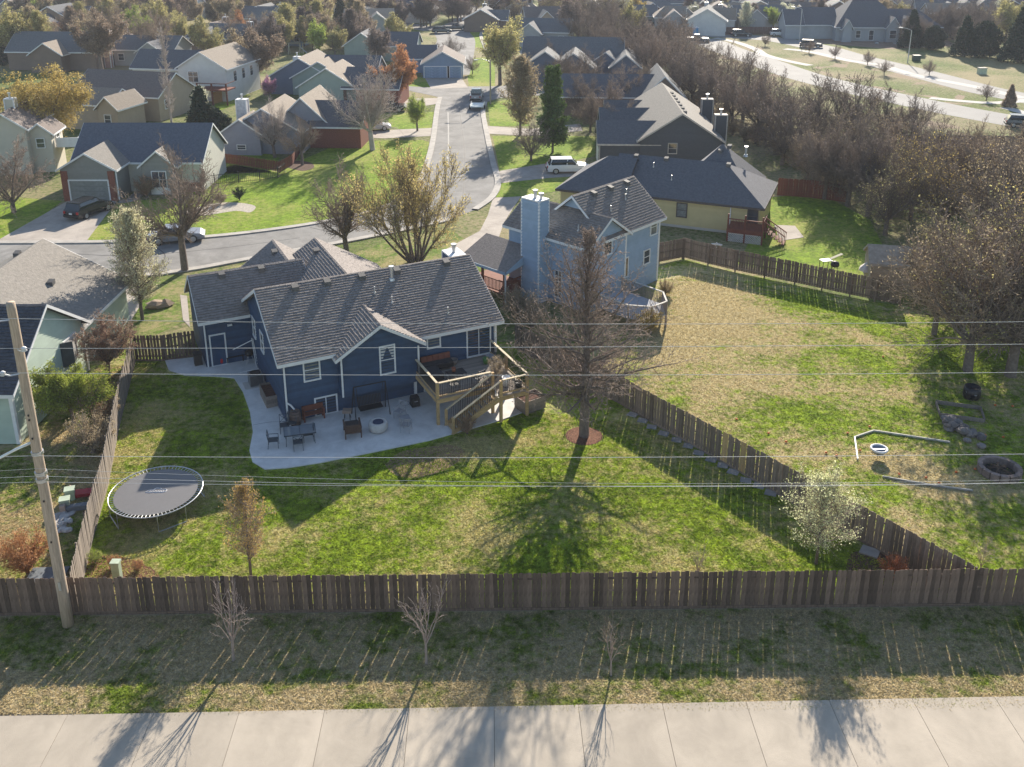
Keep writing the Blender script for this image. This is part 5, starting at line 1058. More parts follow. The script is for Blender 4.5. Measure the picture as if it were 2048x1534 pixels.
for x in (-.52, .52): part('leg', MB().tube([(x, -.32, .4), (x, -.32, .02), (x, .32, .02), (x, .32, .4)], .02, 5), BLACKM, ct)
def pot(label, loc, r_, h_, m): rt = root('plant_pot', label, 'pot', loc); part('pot', MB().lathe([(r_ * .7, 0), (r_, h_), (r_ * .85, h_), (r_ * .8, h_ * .85)], (0, 0, 0), 16), m, rt, smooth=True); part('soil', MB().lathe([(r_ * .8, h_ * .8), (.01, h_ * .84)], (0, 0, 0), 12), mat('potting_soil', (.05, .035, .03)), rt); return rt
TERRA = mat('terracotta', (.25, .09, .05), .9, .15)
pot('small terracotta pot on the coffee table', dk(9.6, -2.2, zd + .44), .14, .25, TERRA); pot('dark bowl planter by the deck wall', dk(10.3, -.45), .28, .3, WOOD_GREY); pot('white cylindrical planter at the deck opening', dk(12.0, -4.4), .26, .55, WHITE); pot('glazed pot at the deck corner rail', dk(12.5, -5.0), .25, .4, BLACKM); pot('green glazed pot by the sliding door', dk(12.1, -1.3), .2, .4, mat('green_glaze', (.08, .2, .05), .4)); pot('stacked grey bowl beside the green pot', dk(12.55, -.9), .26, .3, GREYC)
metal_chair('dark metal armchair facing the coffee table on the deck', dk(10.6, -3.5), R(A1 + 200), BLACKM, False); metal_chair('dark metal chair against the front deck rail', dk(9.0, -3.6), R(A1 + 180), BLACKM, False)
for i, (u, v, lab) in enumerate(((12.3, -2.6, 'bundle of dry stems in a pot on the deck'), (11.9, -3.3, 'second bundle of dry stems near the white planter'))):
    o = T(SHRUB[i], (0, 0), 1.0, lab, 'shrub', 1.7, tw=TWIG_L, bd=B_TAN); o.location = dk(u, v); o.scale = (.55,) * 3
# ------------------------------------------------------------------ stepping stones, tree ring, yard odds and ends
ST = mat('stepping_stone', (.3, .29, .28), .9, .12, 5, .2, orand=.1)
stn = [MB().prism([(-.3 + i * .02, -.22, 0), (.28, -.25 + i * .02, 0), (.3, .22, 0), (-.26, .25, 0)], (0, 0, .05)).mesh('stepping_stone', ST) for i in range(3)]
for i, (x, y) in enumerate([(1265, 830), (1285, 842), (1303, 855), (1327, 868), (1353, 881), (1376, 893), (1397, 907), (1422, 920), (1445, 932), (1466, 945), (1491, 962), (1517, 973), (1541, 987)]):
    q = G(x, y); tag(link('stepping_stone', stn[i % 3], None, (q.x, q.y, .012), R(-28 + i * 7 % 15)), 'flat grey stepping stone in the row along the diagonal fence', 'stepping stone', 'stepping stones along the diagonal fence')
q = G(1739, 1105); tag(link('stepping_stone', stn[0], None, (q.x, q.y, .016), R(-30), scale=1.4), 'single flat paver in the mulch behind the white pear tree', 'paver')
sheet('mulch_ring', [G(1168, 872) + Vector((math.cos(t) * 1.05, math.sin(t) * 1.0, 0)) for t in [i * .314 for i in range(20)]], MULCH, .02)
rgn = random.Random(4); q0 = G(1168, 872)
wr = MB()
for i in range(36):
    t = i * .1745; wr.tube([q0 + Vector((math.cos(t) * 1.12, math.sin(t) * 1.06, 0)), q0 + Vector((math.cos(t + .09) * 1.12, math.sin(t + .09) * 1.06, .32)), q0 + Vector((math.cos(t + .1745) * 1.12, math.sin(t + .1745) * 1.06, 0))], .008, 4)
thing('edging_wire', wr, BLACKM, 'low wire hoop edging around the big bare tree', 'edging')
pd_ = root('utility_pedestal', 'pale green utility pedestal by the front fence corner', 'pedestal', G(236, 1158)); part('body', MB().bb((-.17, -.14, 0), (.17, .14, .85)), mat('pedestal_green', (.4, .47, .36), .6), pd_); part('cap', MB().prism([(-.2, -.17, .85), (.2, -.17, .85), (.2, .17, .85), (-.2, .17, .85)], (0, 0, .1)), mat('pedestal_green', (.4, .47, .36)), pd_)
for i, (x, y, lab) in enumerate([(142, 998, 'pale green utility box beside the fence, farther one'), (132, 1018, 'pale green utility box beside the fence, nearer one')]):
    b = root('utility_box', lab, 'utility box', G(x, y), R(20)); part('body', MB().bb((-.22, -.2, 0), (.22, .2, .55)), mat('pedestal_green', (.4, .47, .36)), b); part('lid', MB().bb((-.25, -.23, .55), (.25, .23, .62)), mat('pedestal_green', (.4, .47, .36)), b)
rd = root('garden_sledge', 'red and tan plastic sledge lying against the fence', 'sledge', G(168, 992), R(15)); part('body', MB().prism([(-.6, -.25, .1), (.6, -.25, .1), (.75, 0, .3), (.6, .25, .1), (-.6, .25, .1)], (0, 0, .18)), mat('sledge_red', (.35, .02, .035), .5), rd); part('rim', MB().tube([(-.62, -.27, .1), (-.62, .27, .1), (-.62, .27, .5), (-.62, -.27, .5)], .07, 6, closed=True), mat('tan_plastic', (.4, .3, .25)), rd)
gb = root('grey_trough', 'grey trough with tan end block lying by the fence', 'trough', G(155, 1020), R(15)); part('body', MB().bb((-.5, -.16, .05), (.7, .16, .3)), mat('grey_plastic', (.16, .17, .19)), gb); part('end_block', MB().bb((-.75, -.2, 0), (-.5, .2, .45)), mat('tan_plastic', (.4, .3, .25)), gb)
rgn = random.Random(9)
def stone(r_, sd_): 
    g = random.Random(sd_); m_ = MB(); n = 7; rings = []
    for i, (f, z) in enumerate(((.75, 0), (1, .3), (.85, .65), (.4, .85))): rings.append([(math.cos(j * 6.283 / n) * r_ * f * g.uniform(.8, 1.15), math.sin(j * 6.283 / n) * r_ * f * g.uniform(.75, 1.1), r_ * z * g.uniform(.8, 1.1)) for j in range(n)])
    m_.add([p for r2 in rings for p in r2], [(i * n + j, i * n + (j + 1) % n, (i + 1) * n + (j + 1) % n, (i + 1) * n + j) for i in range(3) for j in range(n)] + [tuple(range(3 * n, 4 * n))]); return m_
RM = [stone(.25, i).mesh('rock', mat('field_stone', (.2, .175, .16), .9, .3, 4, .4, orand=.35)) for i in range(5)]
RUB = [stone(.25, i).mesh('rock', mat('pale_rubble', (.42, .4, .38), .9, .2, 4, .3, orand=.2)) for i in range(5)]
for i in range(16): q = G(118 + rgn.uniform(-12, 22), 1045 + rgn.uniform(-20, 22)); tag(link('rubble_block', RUB[i % 5], None, (q.x, q.y, .0), rgn.uniform(0, 6), scale=(rgn.uniform(.8, 1.6), .8, rgn.uniform(.5, .9))), 'broken pale concrete chunk in the heap beside the pole', 'rubble', 'rubble heap beside the pole')
q = G(318, 614); bo = tag(link('boulder', stone(.9, 77).mesh('boulder', mat('tan_boulder', (.35, .26, .19), .9, .2, 3, .4)), None, (q.x, q.y, -.05), .4, scale=(1.2, .7, .8)), 'rounded tan boulder near the pear tree trunk', 'boulder')
cb = root('cellar_hatch', 'low grey box hatch at the fence corner behind the pole', 'hatch', G(95, 1165), R(4)); part('lid', MB().bb((-.8, -.6, .3), (.8, .6, .36)), mat('hatch_grey', (.14, .16, .18)), cb); part('body', MB().bb((-.75, -.55, 0), (.75, .55, .3)), mat('hatch_wood', (.36, .31, .24)), cb)
# right-hand yard
dr_ = root('composter', 'black round composter tub in the tree shade', 'composter', G(1942, 795)); part('tub', MB().lathe([(.45, 0), (.52, .3), (.48, .75), (.4, .78), (.38, .6)], (0, 0, 0), 18), mat('black_plastic', (.012, .013, .018), .35), dr_, smooth=True); part('handle', MB().tube([(-.48, -.2, .5), (0, -.55, .4), (.48, -.2, .5)], .012, 5), STEEL, dr_)
rbx = root('raised_bed', 'low weathered raised bed frame in the shaded grass', 'planter', (0, 0, 0)); qs = px((1872, 808), (1960, 820), (1968, 845), (1880, 833)); c0 = sum(qs, Vector()) / 4; rbx.location = c0
for i in range(4):
    a, b = qs[i] - c0, qs[(i + 1) % 4] - c0; n_ = Vector((0, 0, 0)); d_ = (b - a).normalized(); n_ = Vector((-d_.y, d_.x, 0)) * .05
    part('plank', MB().prism([a, b, b + Vector((0, 0, .25)), a + Vector((0, 0, .25))], n_), WOOD_GREY, rbx)
for i in range(34):
    x = 1888 + rgn.uniform(0, 78); y = 845 + (x - 1888) * .38 + rgn.gauss(0, 7); q = G(x, y); tag(link('rock', RM[i % 5], None, (q.x, q.y, rgn.choice((0, 0, .15))), rgn.uniform(0, 6), scale=rgn.uniform(.6, 1.5)), 'rounded brown field stone in the rock pile', 'rock', 'rock pile below the raised bed')
fr_ = root('fire_ring', 'round stone-block fire ring with charred wood', 'fire pit', G(1998, 945))
for i in range(14):
    t = i * 6.283 / 14; part('stone_block', MB().box((math.cos(t) * .95, math.sin(t) * .95, .2), (.24, .41, .4), t), mat('ring_stone', (.22, .17, .15), .9, .25, 4, orand=.25), fr_)
part('ash', MB().lathe([(.84, .02), (.02, .06)], (0, 0, 0), 18), mat('ash', (.03, .03, .03)), fr_)
for i in range(7): a = rgn.uniform(0, 6.28); part('log', MB().tube([(math.cos(a) * .6, math.sin(a) * .6, .15), (-math.cos(a + .5) * .3, -math.sin(a + .5) * .3, .42)], .035, 6), mat('charred_wood', (.1, .065, .045)), fr_)
for i, (P, m_, lab) in enumerate((([(1715, 920), (1709, 876)], WHITE, 'white edging board on the ground, upright in view'), ([(1709, 876), (1747, 863)], mat('pale_edge', (.5, .48, .42)), 'short pale edging board joining the white one'), ([(1747, 863), (1900, 886)], mat('pale_edge', (.5, .48, .42)), 'long pale edging board running to the rock pile'), ([(1765, 955), (1860, 972), (1945, 983)], mat('pale_edge2', (.34, .34, .32)), 'grey edging board on the near side of the bare plot'))):
    mb = MB(); q = px(*P)
    for a, b in zip(q, q[1:]): c_ = (a + b) / 2; mb.box((c_.x, c_.y, .06), ((b - a).length, .07, .1), math.atan2(b.y - a.y, b.x - a.x))
    thing('edging_board', mb, m_, lab, 'edging')
hb = root('wash_tub', 'white-rimmed round tub on thin legs in the bare plot', 'tub', G(1756, 915)); part('rim', MB().tube([(math.cos(t) * .42, math.sin(t) * .42, .55) for t in [i * .3927 for i in range(16)]], .06, 8, closed=True), WHITE, hb, smooth=True); part('tub', MB().lathe([(.3, .3), (.42, .55), (.36, .55), (.25, .4)], (0, 0, 0), 18), mat('tub_blue', (.2, .24, .3), .4), hb, smooth=True)
for a in (0, 2.1, 4.2): part('leg', MB().tube([(math.cos(a) * .36, math.sin(a) * .36, 0), (math.cos(a) * .36, math.sin(a) * .36, .5)], .012, 5), BLACKM, hb)
part('cross_bar', MB().bb((-.34, -.03, .5), (.34, .03, .54)), STEEL, hb)
OB = MB().lathe([(.02, 0), (.1, .03), (.13, .1), (.1, .17), (.02, .2)], (0, 0, 0), 10).mesh('orange_ball', mat('orange_plastic', (.6, .14, .03), .5), True)
for i, (x, y) in enumerate([(1990, 812), (2025, 814), (1739, 855), (1695, 868), (1652, 907), (1673, 913), (1473, 840), (1537, 868), (1572, 885), (1798, 950), (1852, 957), (1878, 968), (1912, 946), (1950, 940), (1970, 872), (2006, 876), (1993, 915), (1720, 902), (1766, 715)]):
    q = G(x, y); tag(link('orange_ball', OB, None, (q.x, q.y, .02), scale=(.6, .5, .5)), 'small orange ball lying in the grass of the far yard', 'ball', 'orange balls scattered in the far yard')
sdx = House('shed', 'grey-tan garden shed hidden by twiggy trees', G(1800, 578), -12, mat('shed_tan', (.3, .25, .19), .9, .1, 1), mat('shed_roof', (.36, .3, .24), .95, .2), trim=mat('shed_trim', (.3, .27, .24)), cat='shed'); sdx.block(-2.3, 2.3, 0, 3.2, 2.0, 2.9, 'u', ov=.2, rake=.2, siding='FL', bh=.3)
tp = thing('blue_tarp', MB().prism([(-.7, -.5, 0), (.7, -.6, 0), (.8, .4, 0), (-.6, .5, 0)], (0, 0, .1)).lathe([(.55, .1), (.5, .4), (.1, .6)], (0, 0, 0), 9), mat('tarp_blue', (.03, .09, .25), .5, .25, 4), 'blue tarp-covered heap beside the shed', 'tarp'); tp.location = G(1862, 575)
um = root('patio_umbrella', 'pale pointed canopy beside the hidden shed', 'umbrella', G(1735, 556)); part('canopy', MB().lathe([(.8, .7), (.7, .9), (.05, 1.5)], (0, 0, 0), 8), mat('pale_canvas', (.5, .46, .44)), um); part('pole', MB().tube([(0, 0, 0), (0, 0, .8)], .03, 6), STEEL, um)
sg = root('kettle_grill', 'black kettle grill behind the weathered fence', 'grill', G(1668, 546)); part('kettle', MB().lathe([(.05, .5), (.32, .6), (.36, .75), (.3, .95), (.05, 1.05)], (0, 0, 0), 16), BLACKM, sg, smooth=True); [part('leg', MB().tube([(math.cos(a) * .3, math.sin(a) * .3, 0), (math.cos(a) * .2, math.sin(a) * .2, .6)], .02, 5), BLACKM, sg) for a in (0, 2.1, 4.2)]
sa = root('prep_table', 'pale grill table with angled top behind the weathered fence', 'table', G(1650, 540), R(15)); part('table_top', MB().bb((-.45, -.3, .85), (.45, .3, .9)), WHITE, sa); part('shelf', MB().prism([(.4, -.1, .9), (1.5, -.1, 1.25), (1.5, .2, 1.25), (.4, .2, .9)], (0, 0, .04)), mat('tan_board', (.45, .42, .3)), sa); [part('leg', MB().bb((x - .02, y - .02, 0), (x + .02, y + .02, .85)), BLACKM, sa) for x in (-.4, .4) for y in (-.25, .25)]
dw = root('garden_ornament', 'small white garden ornament behind the weathered fence near the red deck', 'ornament', G(1433, 502), R(-22)); part('arms', MB().prism([(-.5, 0, .62), (-.15, 0, .68), (-.05, 0, .8), (.05, 0, .68), (.45, 0, .64), (.45, 0, .54), (-.5, 0, .54)], (0, .12, 0)), WHITE, dw); part('loop', MB().tube([(-.1, .06, .55), (-.1, .06, .34), (.28, .06, .34), (.28, .06, .55)], .05, 6), WHITE, dw); part('stake', MB().tube([(.1, .06, 0), (.1, .06, .36)], .03, 6), WHITE, dw)
# ------------------------------------------------------------------ mid-distance houses
def house(label, loc, ang, wall, roof, blocks, wins=(), chim=(), garage=(), trim=None, hwall=None, group=None, vents=()):
    h = House('house', label, (loc[0], loc[1], 0), ang, wall, roof, trim or WHITE, group)
    for b in blocks:
        kw = dict(b[7]) if len(b) > 7 else {}
        rf = kw.pop('roof', None); old = h.roofm
        if rf: h.roofm = rf
        h.block(*b[:7], **kw); h.roofm = old
    for w_ in wins: h.win(*w_[:5], **(w_[5] if len(w_) > 5 else {}))
    for c in chim: h.chimney(*c)
    for g in garage: h.garage_door(*g[:4], **(g[4] if len(g) > 4 else {}))
    return h
def wm(n, c): return mat('wall_' + n, c, .75, .06, 1)
W_WHITE, W_CREAM, W_TAN, W_GREY, W_BLUE, W_GREEN, W_BROWN, W_SLATE = wm('white', (.6, .6, .58)), wm('cream', (.52, .48, .4)), wm('tan', (.36, .3, .23)), wm('grey', (.35, .36, .37)), wm('blue', (.22, .3, .42)), wm('green', (.3, .36, .32)), wm('brown', (.2, .15, .12)), wm('slate', (.13, .16, .22))
R_DARK, R_TAN, R_GREY, R_BROWN = DARKR, roof_mat('tan_shingle', (.25, .21, .17)), roof_mat('mid_grey_shingle', (.14, .145, .15)), roof_mat('warm_brown_shingle', (.17, .14, .125))
p = G(846, 156)
h9 = house('pale blue double garage facing down the street', p, 2, W_BLUE, R_BROWN, [(0, 7.2, 0, 9, 2.6, 4.6, 'v', dict(siding='F', bh=.3)), (-5, 2, 6, 13, 2.7, 4.6, 'u', dict(roof=R_DARK))], garage=[(2.3, -.05, 4.0, 2.0, dict(m=mat('blue_door', (.26, .35, .48)))), (5.9, -.05, 2.0, 2.0, dict(m=mat('blue_door', (.26, .35, .48))))])
part('entry_door', MB().bb((4.35, -.12, 0), (4.85, -.05, 2.1)), mat('dark_door', (.06, .04, .035)), h9.root)
p = G(640, 252)
house('dark roofed house with brick end beside the parked cars', (p.x + 1, p.y + 14), -6, W_GREEN, R_DARK, [(0, 8.5, 0, 8, 3, 5.4, 'u', dict(wm=BRICK)), (-7, 2, 0, 9, 3, 5.8, 'v', dict(roof=R_TAN)), (-11, -2, 9, 16, 2.9, 5.4, 'v', dict(roof=R_TAN))], wins=[(6.5, -.02, 1.6, 1.2, 1.0)], chim=[(-10.6, 11, 5.9, 1.0, 1.0, WHITE)])
p = G(640, 190)
house('dark roofed house second beyond the grey-sided one', (p.x, p.y + 2), -6, W_SLATE, R_DARK, [(0, 9, 0, 8, 3, 5.6, 'u'), (-8, 2, -2, 8, 3, 5.9, 'v', dict(roof=R_TAN))])
p = G(690, 125)
house('green-grey gabled house with dark roof behind the brick row', p, -4, W_GREEN, R_DARK, [(0, 7, 0, 8, 3.4, 5.8, 'v'), (5, 14, 2, 9, 3.2, 5.4, 'u')])
p = G(245, 252)
house('tan house with brown roofs beside the willow', (p.x - 9, p.y - 1), -14, W_TAN, R_BROWN, [(0, 9, 0, 6, 3.6, 5.2, 'u', dict(siding='F', bh=.3, roof=R_TAN)), (-2, 12, 7, 16, 3.6, 6.2, 'u'), (8, 11, -1, 5, 3.4, 4.8, 'v', dict(roof=R_TAN))], wins=[(9.5, -1.02, 1.8, .9, 1.2), (12, 9, 2.2, 1.2, 1.2, dict(n=(1, 0)))])
p = G(330, 198)
hw = house('white two-storey house with tan roof and raised brown deck', (p.x - 2, p.y), -10, W_WHITE, R_TAN, [(5, 13, 0, 12, 5.2, 7.6, 'v', dict(siding='FR', bh=.3)), (-6, 6, 5, 12, 4.2, 6.6, 'u', dict(roof=R_DARK))], wins=[(7.5, -.02, 3.8, 1.6, 1.6, dict(cols=2)), (13, 3, 3.6, 1.0, 1.6, dict(n=(1, 0))), (13, 6, 3.6, 1.0, 1.6, dict(n=(1, 0))), (13, 9, 3.6, 1.0, 1.6, dict(n=(1, 0)))])
dd = root('deck', 'tall brown deck on posts behind the white two-storey house', 'deck', hw.root.location, R(-10)); part('deck_floor', MB().bb((9.5, -3.2, 2.2), (14.5, -.1, 2.4)), WOOD_RED, dd); part('deck_rail', MB().bb((9.5, -3.2, 3.3), (14.5, -3.1, 3.4)).bb((14.4, -3.1, 3.3), (14.5, -.1, 3.4)), WOOD_RED, dd); [part('post', MB().bb((x - .1, -3.2, 0), (x + .1, -3.0, 3.35)), WOOD_RED, dd) for x in (9.6, 12, 14.4)]
p = G(30, 150)
house('long grey-roofed house behind the willow', (p.x - 4, p.y + 6), -3, W_BROWN, R_GREY, [(0, 17, 0, 9, 3.6, 6.6, 'u'), (6, 12, -3, 4, 3.4, 5.4, 'v', dict(roof=R_TAN))], chim=[(17.6, 4, 7.2, 1.2, 1.0, wm('rose', (.4, .25, .22)))])
p = G(60, 352)
hp = house('narrow cream house with white balcony at the left edge', (p.x - 4.5, p.y), 8, W_CREAM, R_BROWN, [(0, 4.5, 0, 9, 5.4, 7.0, 'v', dict(siding='R', bh=.3)), (4.4, 6.8, 1, 5, 4.6, 5.6, 'v')], wins=[(6.85, 3, 3.6, 1.0, 1.2, dict(n=(1, 0))), (5.6, .98, 3.4, .8, 1.0)], chim=[(2, 4, 8, 1, 1)])
part('balcony', MB().bb((6.9, 2, 2.6), (9.4, 6, 2.75)).bb((6.9, 2, 2.75), (9.4, 2.08, 3.7)).bb((9.3, 2.08, 2.75), (9.4, 6, 3.7)), WHITE, hp.root); [part('post', MB().bb((9.2, y, 0), (9.35, y + .15, 2.6)), WHITE, hp.root) for y in (2.1, 5.7)]
p = G(1130, 290)
house('long dark house behind trees right of the far street', (p.x + 6, p.y + 18), -3, W_BROWN, R_DARK, [(-6, 8, 0, 9, 3, 5.4, 'u'), (6, 12, -2, 10, 3.2, 6.2, 'v', dict(roof=R_GREY))])
p = G(1050, 165)
house('navy gabled house with grey roof right of the street bend', p, -6, W_SLATE, R_GREY, [(0, 7, 0, 6, 3, 5.4, 'v'), (5, 12, -2, 6, 3, 5.4, 'v'), (-1, 17, 6, 16, 3.2, 6.6, 'u'), (15, 20, 0, 7, 3, 5, 'v')])
p = G(1150, 150)
house('low dark house in the trees beyond the navy gables', p, -20, W_SLATE, R_DARK, [(0, 11, 0, 7, 3, 4.8, 'u', dict(hip=(2, 2))), (4, 9, -3, 4, 3, 4.8, 'v', dict(roof=R_GREY))])
# new house under construction on the far right
p = G(1570, 78)
hb_ = house('large new grey house with steep charcoal roofs on the far lot', p, -4, wm('pale_grey', (.36, .38, .4)), R_DARK, [(0, 4, 0, 9, 3.4, 6.4, 'u', {}), (3.5, 12, 1, 11, 3.4, 6.8, 'u', {}), (11, 27, -3, 12, 3.4, 9.6, 'u', dict(hip=(5.5, 6.5))), (24, 35, -2, 8, 3.4, 6.6, 'u', dict(hip=(0, 4))), (22, 24.8, -4.6, 0, 3.6, 5.6, 'v', {}), (25.6, 28.4, -4.6, 0, 3.6, 5.6, 'v', {}), (12, 14, -5, 0, 3.4, 5, 'v', {})], wins=[(16, -3.02, 1.6, 1, 1.6), (19, -3.02, 1.4, 1, 2.2), (23.4, -4.62, 1.8, 1.4, 1.8), (27, -4.62, 1.8, 1.4, 1.8)])
part('brick_porch', MB().bb((30, -3.6, 0), (34.6, -2.05, 3)), BRICK, hb_.root)
# ------------------------------------------------------------------ far houses
walls = [W_WHITE, W_CREAM, W_TAN, W_GREY, W_BLUE, W_GREEN, W_WHITE, W_BROWN]; roofs = [R_DARK, R_TAN, R_GREY, R_BROWN]
rg2 = random.Random(21)
WN = {0: 'white', 1: 'cream', 2: 'tan', 3: 'grey', 4: 'blue', 5: 'green-grey', 6: 'white', 7: 'brown'}; RN = ['charcoal', 'tan', 'grey', 'brown']
FH = [ (60, 66, 0, 0), (105, 84, 0, 0), (160, 60, 7, 0), (262, 118, 7, 3), (290, 132, 3, 2), (345, 40, 0, 0), (215, 30, 3, 2), (440, 34, 1, 1), (500, 60, 3, 2), (560, 52, 4, 2), (552, 92, 4, 1), (470, 100, 7, 3), (430, 110, 7, 2), (630, 18, 5, 1), (680, 20, 0, 2), (740, 66, 3, 1), (815, 46, 0, 0), (770, 52, 1, 2), (600, 8, 1, 3), (120, 14, 3, 3), (20, 34, 2, 0), (280, 14, 2, 2), (520, 12, 0, 3),
  (1045, 50, 2, 1), (1080, 92, 3, 2), (1015, 30, 7, 2), (1000, 60, 7, 0), (1100, 70, 2, 3), (1215, 40, 3, 2), (1262, 56, 5, 2), (1225, 22, 1, 1), (1310, 44, 7, 2), (1350, 64, 3, 1), (1385, 56, 2, 3), (1450, 66, 0, 2), (1470, 46, 1, 3), (1525, 62, 3, 2), (1370, 26, 4, 2), (1420, 40, 7, 2), (1455, 20, 3, 3), (1310, 18, 3, 2), (1590, 50, 3, 3), (1620, 38, 2, 1), (1660, 32, 7, 0), (1545, 36, 2, 2), (1510, 22, 0, 2), (1700, 44, 7, 2), (1750, 42, 1, 2), (1790, 36, 2, 3), (1825, 30, 0, 2), (1770, 66, 0, 3), (1875, 44, 3, 2), (1905, 50, 3, 1), (1942, 42, 0, 2), (1985, 40, 3, 2), (2030, 34, 7, 3), (1860, 18, 4, 2), (1920, 16, 1, 2), (1990, 12, 0, 3), (1720, 16, 2, 2), (1650, 10, 3, 2), (1585, 14, 1, 2), (1400, 8, 0, 2), (1345, 6, 2, 2), (1270, 8, 3, 1), (1190, 10, 2, 2), (1120, 24, 7, 2), (2060, 60, 1, 2), (2070, 20, 3, 1), (880, 24, 7, 0), (850, 12, 2, 2), (940, 10, 3, 2), (1480, 4, 3, 2), (1800, 8, 3, 2)]
for i, (x, y, wi, ri) in enumerate(FH):
    p = G(x, y); a = rg2.choice((-12, -6, 0, 8, 78, 84)) ; W_ = rg2.uniform(10, 14); D_ = rg2.uniform(7.5, 9.5); e = rg2.choice((3.0, 3.2, 3.6)); rgz = e + rg2.uniform(2.0, 2.8)
    bl = [(-W_ / 2, W_ / 2, 0, D_, e, rgz, 'u', dict(hip=(2.5, 2.5)) if rg2.random() < .25 else {})]
    if rg2.random() < .75: c_ = rg2.uniform(-W_ / 2 + 2.5, W_ / 2 - 2.5); bl.append((c_ - 2.6, c_ + 2.6, -2.2, D_ / 2, e - .2, rgz - .5, 'v', dict(roof=rg2.choice(roofs))))
    ws = [(-W_ / 2 + 1.5, -.02, 1.7, 1.1, 1.2), (W_ / 2 - 1.6, -.02, 1.7, 1.1, 1.2)]
    ch = [(W_ / 2 + .4, D_ * .55, rgz + .5, 1.0, .9)] if rg2.random() < .3 else []
    side = 'left of the far street' if x < 960 else ('beyond the far wood' if x < 1300 else 'in the estate behind the boulevard')
    house('far %s house with %s roof %s' % (WN[wi], RN[ri], side), p, a, walls[wi], roofs[ri], bl, ws, ch, group='far houses ' + side)
# ------------------------------------------------------------------ far trees
far = []
def ft(n, x0, x1, y0, y1, hs, kinds, tws, bds, lab, grp, seed):
    g = random.Random(seed)
    for i in range(n):
        x, y = g.uniform(x0, x1), y0 + (y1 - y0) * g.random() ** .8
        j = g.randrange(len(bds)); cn = {'bud_olive': 'olive', 'bud_rust': 'rust-brown', 'bud_tan': 'tan', 'bud_greybrown': 'grey', 'bud_blossom': 'white-blossoming'}[bds[j].name]
        T(kinds[g.randrange(len(kinds))], (x, y), g.uniform(*hs), cn + ' ' + lab, rz=g.uniform(0, 6.28), tw=tws[g.randrange(len(tws))], bd=bds[j], group=grp)
ALLB = ROUND + BARE + OVAL
ft(95, -60, 760, 2, 62, (7, 11), ALLB, (TWIG, TWIG_D), (B_OLIVE, B_RUST, B_TAN, B_GREY, B_TAN, B_GREY), 'budding tree among the far houses on the left', 'far trees among the left-hand houses', 1)
ft(48, 740, 1130, 2, 56, (6.5, 10), ALLB, (TWIG_D,), (B_GREY, B_TAN, B_OLIVE, B_GREY), 'tree among the far houses at the end of the street', 'far trees at the end of the street', 2)
ft(60, 1240, 2080, 2, 64, (5, 8), ALLB, (TWIG_D, TWIG), (B_OLIVE, B_WHITE, B_TAN, B_GREY), 'small tree among the estate houses behind the boulevard', 'far trees of the estate', 3)
ft(26, 1810, 2090, 62, 96, (7, 10), BARE, (TWIG_D,), (B_GREY,), 'bare tree of the far right wood', 'trees of the far right wood', 4)
ft(40, -60, 330, 70, 130, (6.5, 10), ALLB, (TWIG,), (B_OLIVE, B_RUST, B_TAN), 'budding tree between the left-hand back gardens', 'trees of the left-hand back gardens', 5)
ft(34, 400, 740, 70, 118, (6, 9), ALLB, (TWIG,), (B_TAN, B_GREY, B_OLIVE), 'bare tree between the back gardens left of the street', 'trees of the gardens left of the street', 6)
ft(26, -150, 2200, -26, 2, (8, 12), ALLB, (TWIG_D,), (B_GREY, B_OLIVE, B_TAN), 'hazy tree at the very top of the view', 'hazy trees at the top of the view', 7)
for x, y, h, k, bd_, lab in [(30, 130, 12, 0, B_OLIVE, 'large golden-olive tree at the left edge'), (85, 60, 9, 1, B_GREEN, 'bright yellow-green tree behind the white gables'), (100, 102, 6.5, 2, B_GREEN, 'small pale green round tree by the dark roof'), (275, 100, 10, 1, B_GREEN, 'bright spring-green tree above the brown roofs'), (205, 145, 13, 2, B_RUST, 'large rust and grey tree beside the long grey roof'), (310, 70, 9, 0, B_OLIVE, 'olive rounded tree left of centre'), (410, 125, 9.5, 1, B_OLIVE, 'olive dome tree behind the white house'), (365, 100, 8, 0, B_OLIVE, 'dark olive tree near the brown gable'), (640, 115, 8, 0, B_GREEN, 'pale green round tree behind the brick row'), (655, 50, 8, 2, B_OLIVE, 'olive ball-shaped tree in the distance'), (485, 88, 8, 1, B_ORANGE, 'orange and olive tree behind the gardens'), (520, 175, 11, 2, B_RUST, 'broad brown tree behind the redbud'), (480, 170, 10, 1, B_TAN, 'brown twiggy tree beside the timber fence'), (140, 80, 7, 1, B_ORANGE, 'small orange tree among the left gardens'), (790, 95, 8, 1, B_OLIVE, 'tan leafing tree behind the orange one'), (760, 140, 9, 0, B_GREY, 'grey bare tree left of the blue garage'), (1270, 45, 8, 1, B_GOLD, 'golden ball-shaped tree by the estate edge'), (1545, 22, 8, 0, B_GREEN, 'green tree high in the estate'), (1545, 62, 7, 2, B_GREEN, 'pale green tree left of the new house'), (1490, 66, 7, 1, B_WHITE, 'white blossoming oval tree by the estate fence'), (1445, 48, 6, 0, B_WHITE, 'white blossoming tree in the estate'), (1860, 42, 6, 1, B_GOLD, 'golden round tree near the dark wood'), (2010, 90, 11, 0, B_OLIVE, 'tall pale olive tree above the cedars')]:
    T((OVAL if 'oval' in lab else ROUND)[k % (2 if 'oval' in lab else 3)], (x, y), h, lab, rz=x * .1, bd=bd_, tw=TWIG)
for x, y, h, lab in [(122, 58, 5, 'dark spruce by the white gables'), (160, 34, 6, 'dark spruce in the far left gardens'), (683, 62, 8, 'dark conical spruce in the distance'), (8, 130, 5, 'dark evergreen at the left edge'), (1150, 40, 7, 'dark evergreen in the far wood'), (1240, 60, 6, 'green cedar behind the far fence')]: T(CEDAR[0], (x, y), h, lab, h0=7)
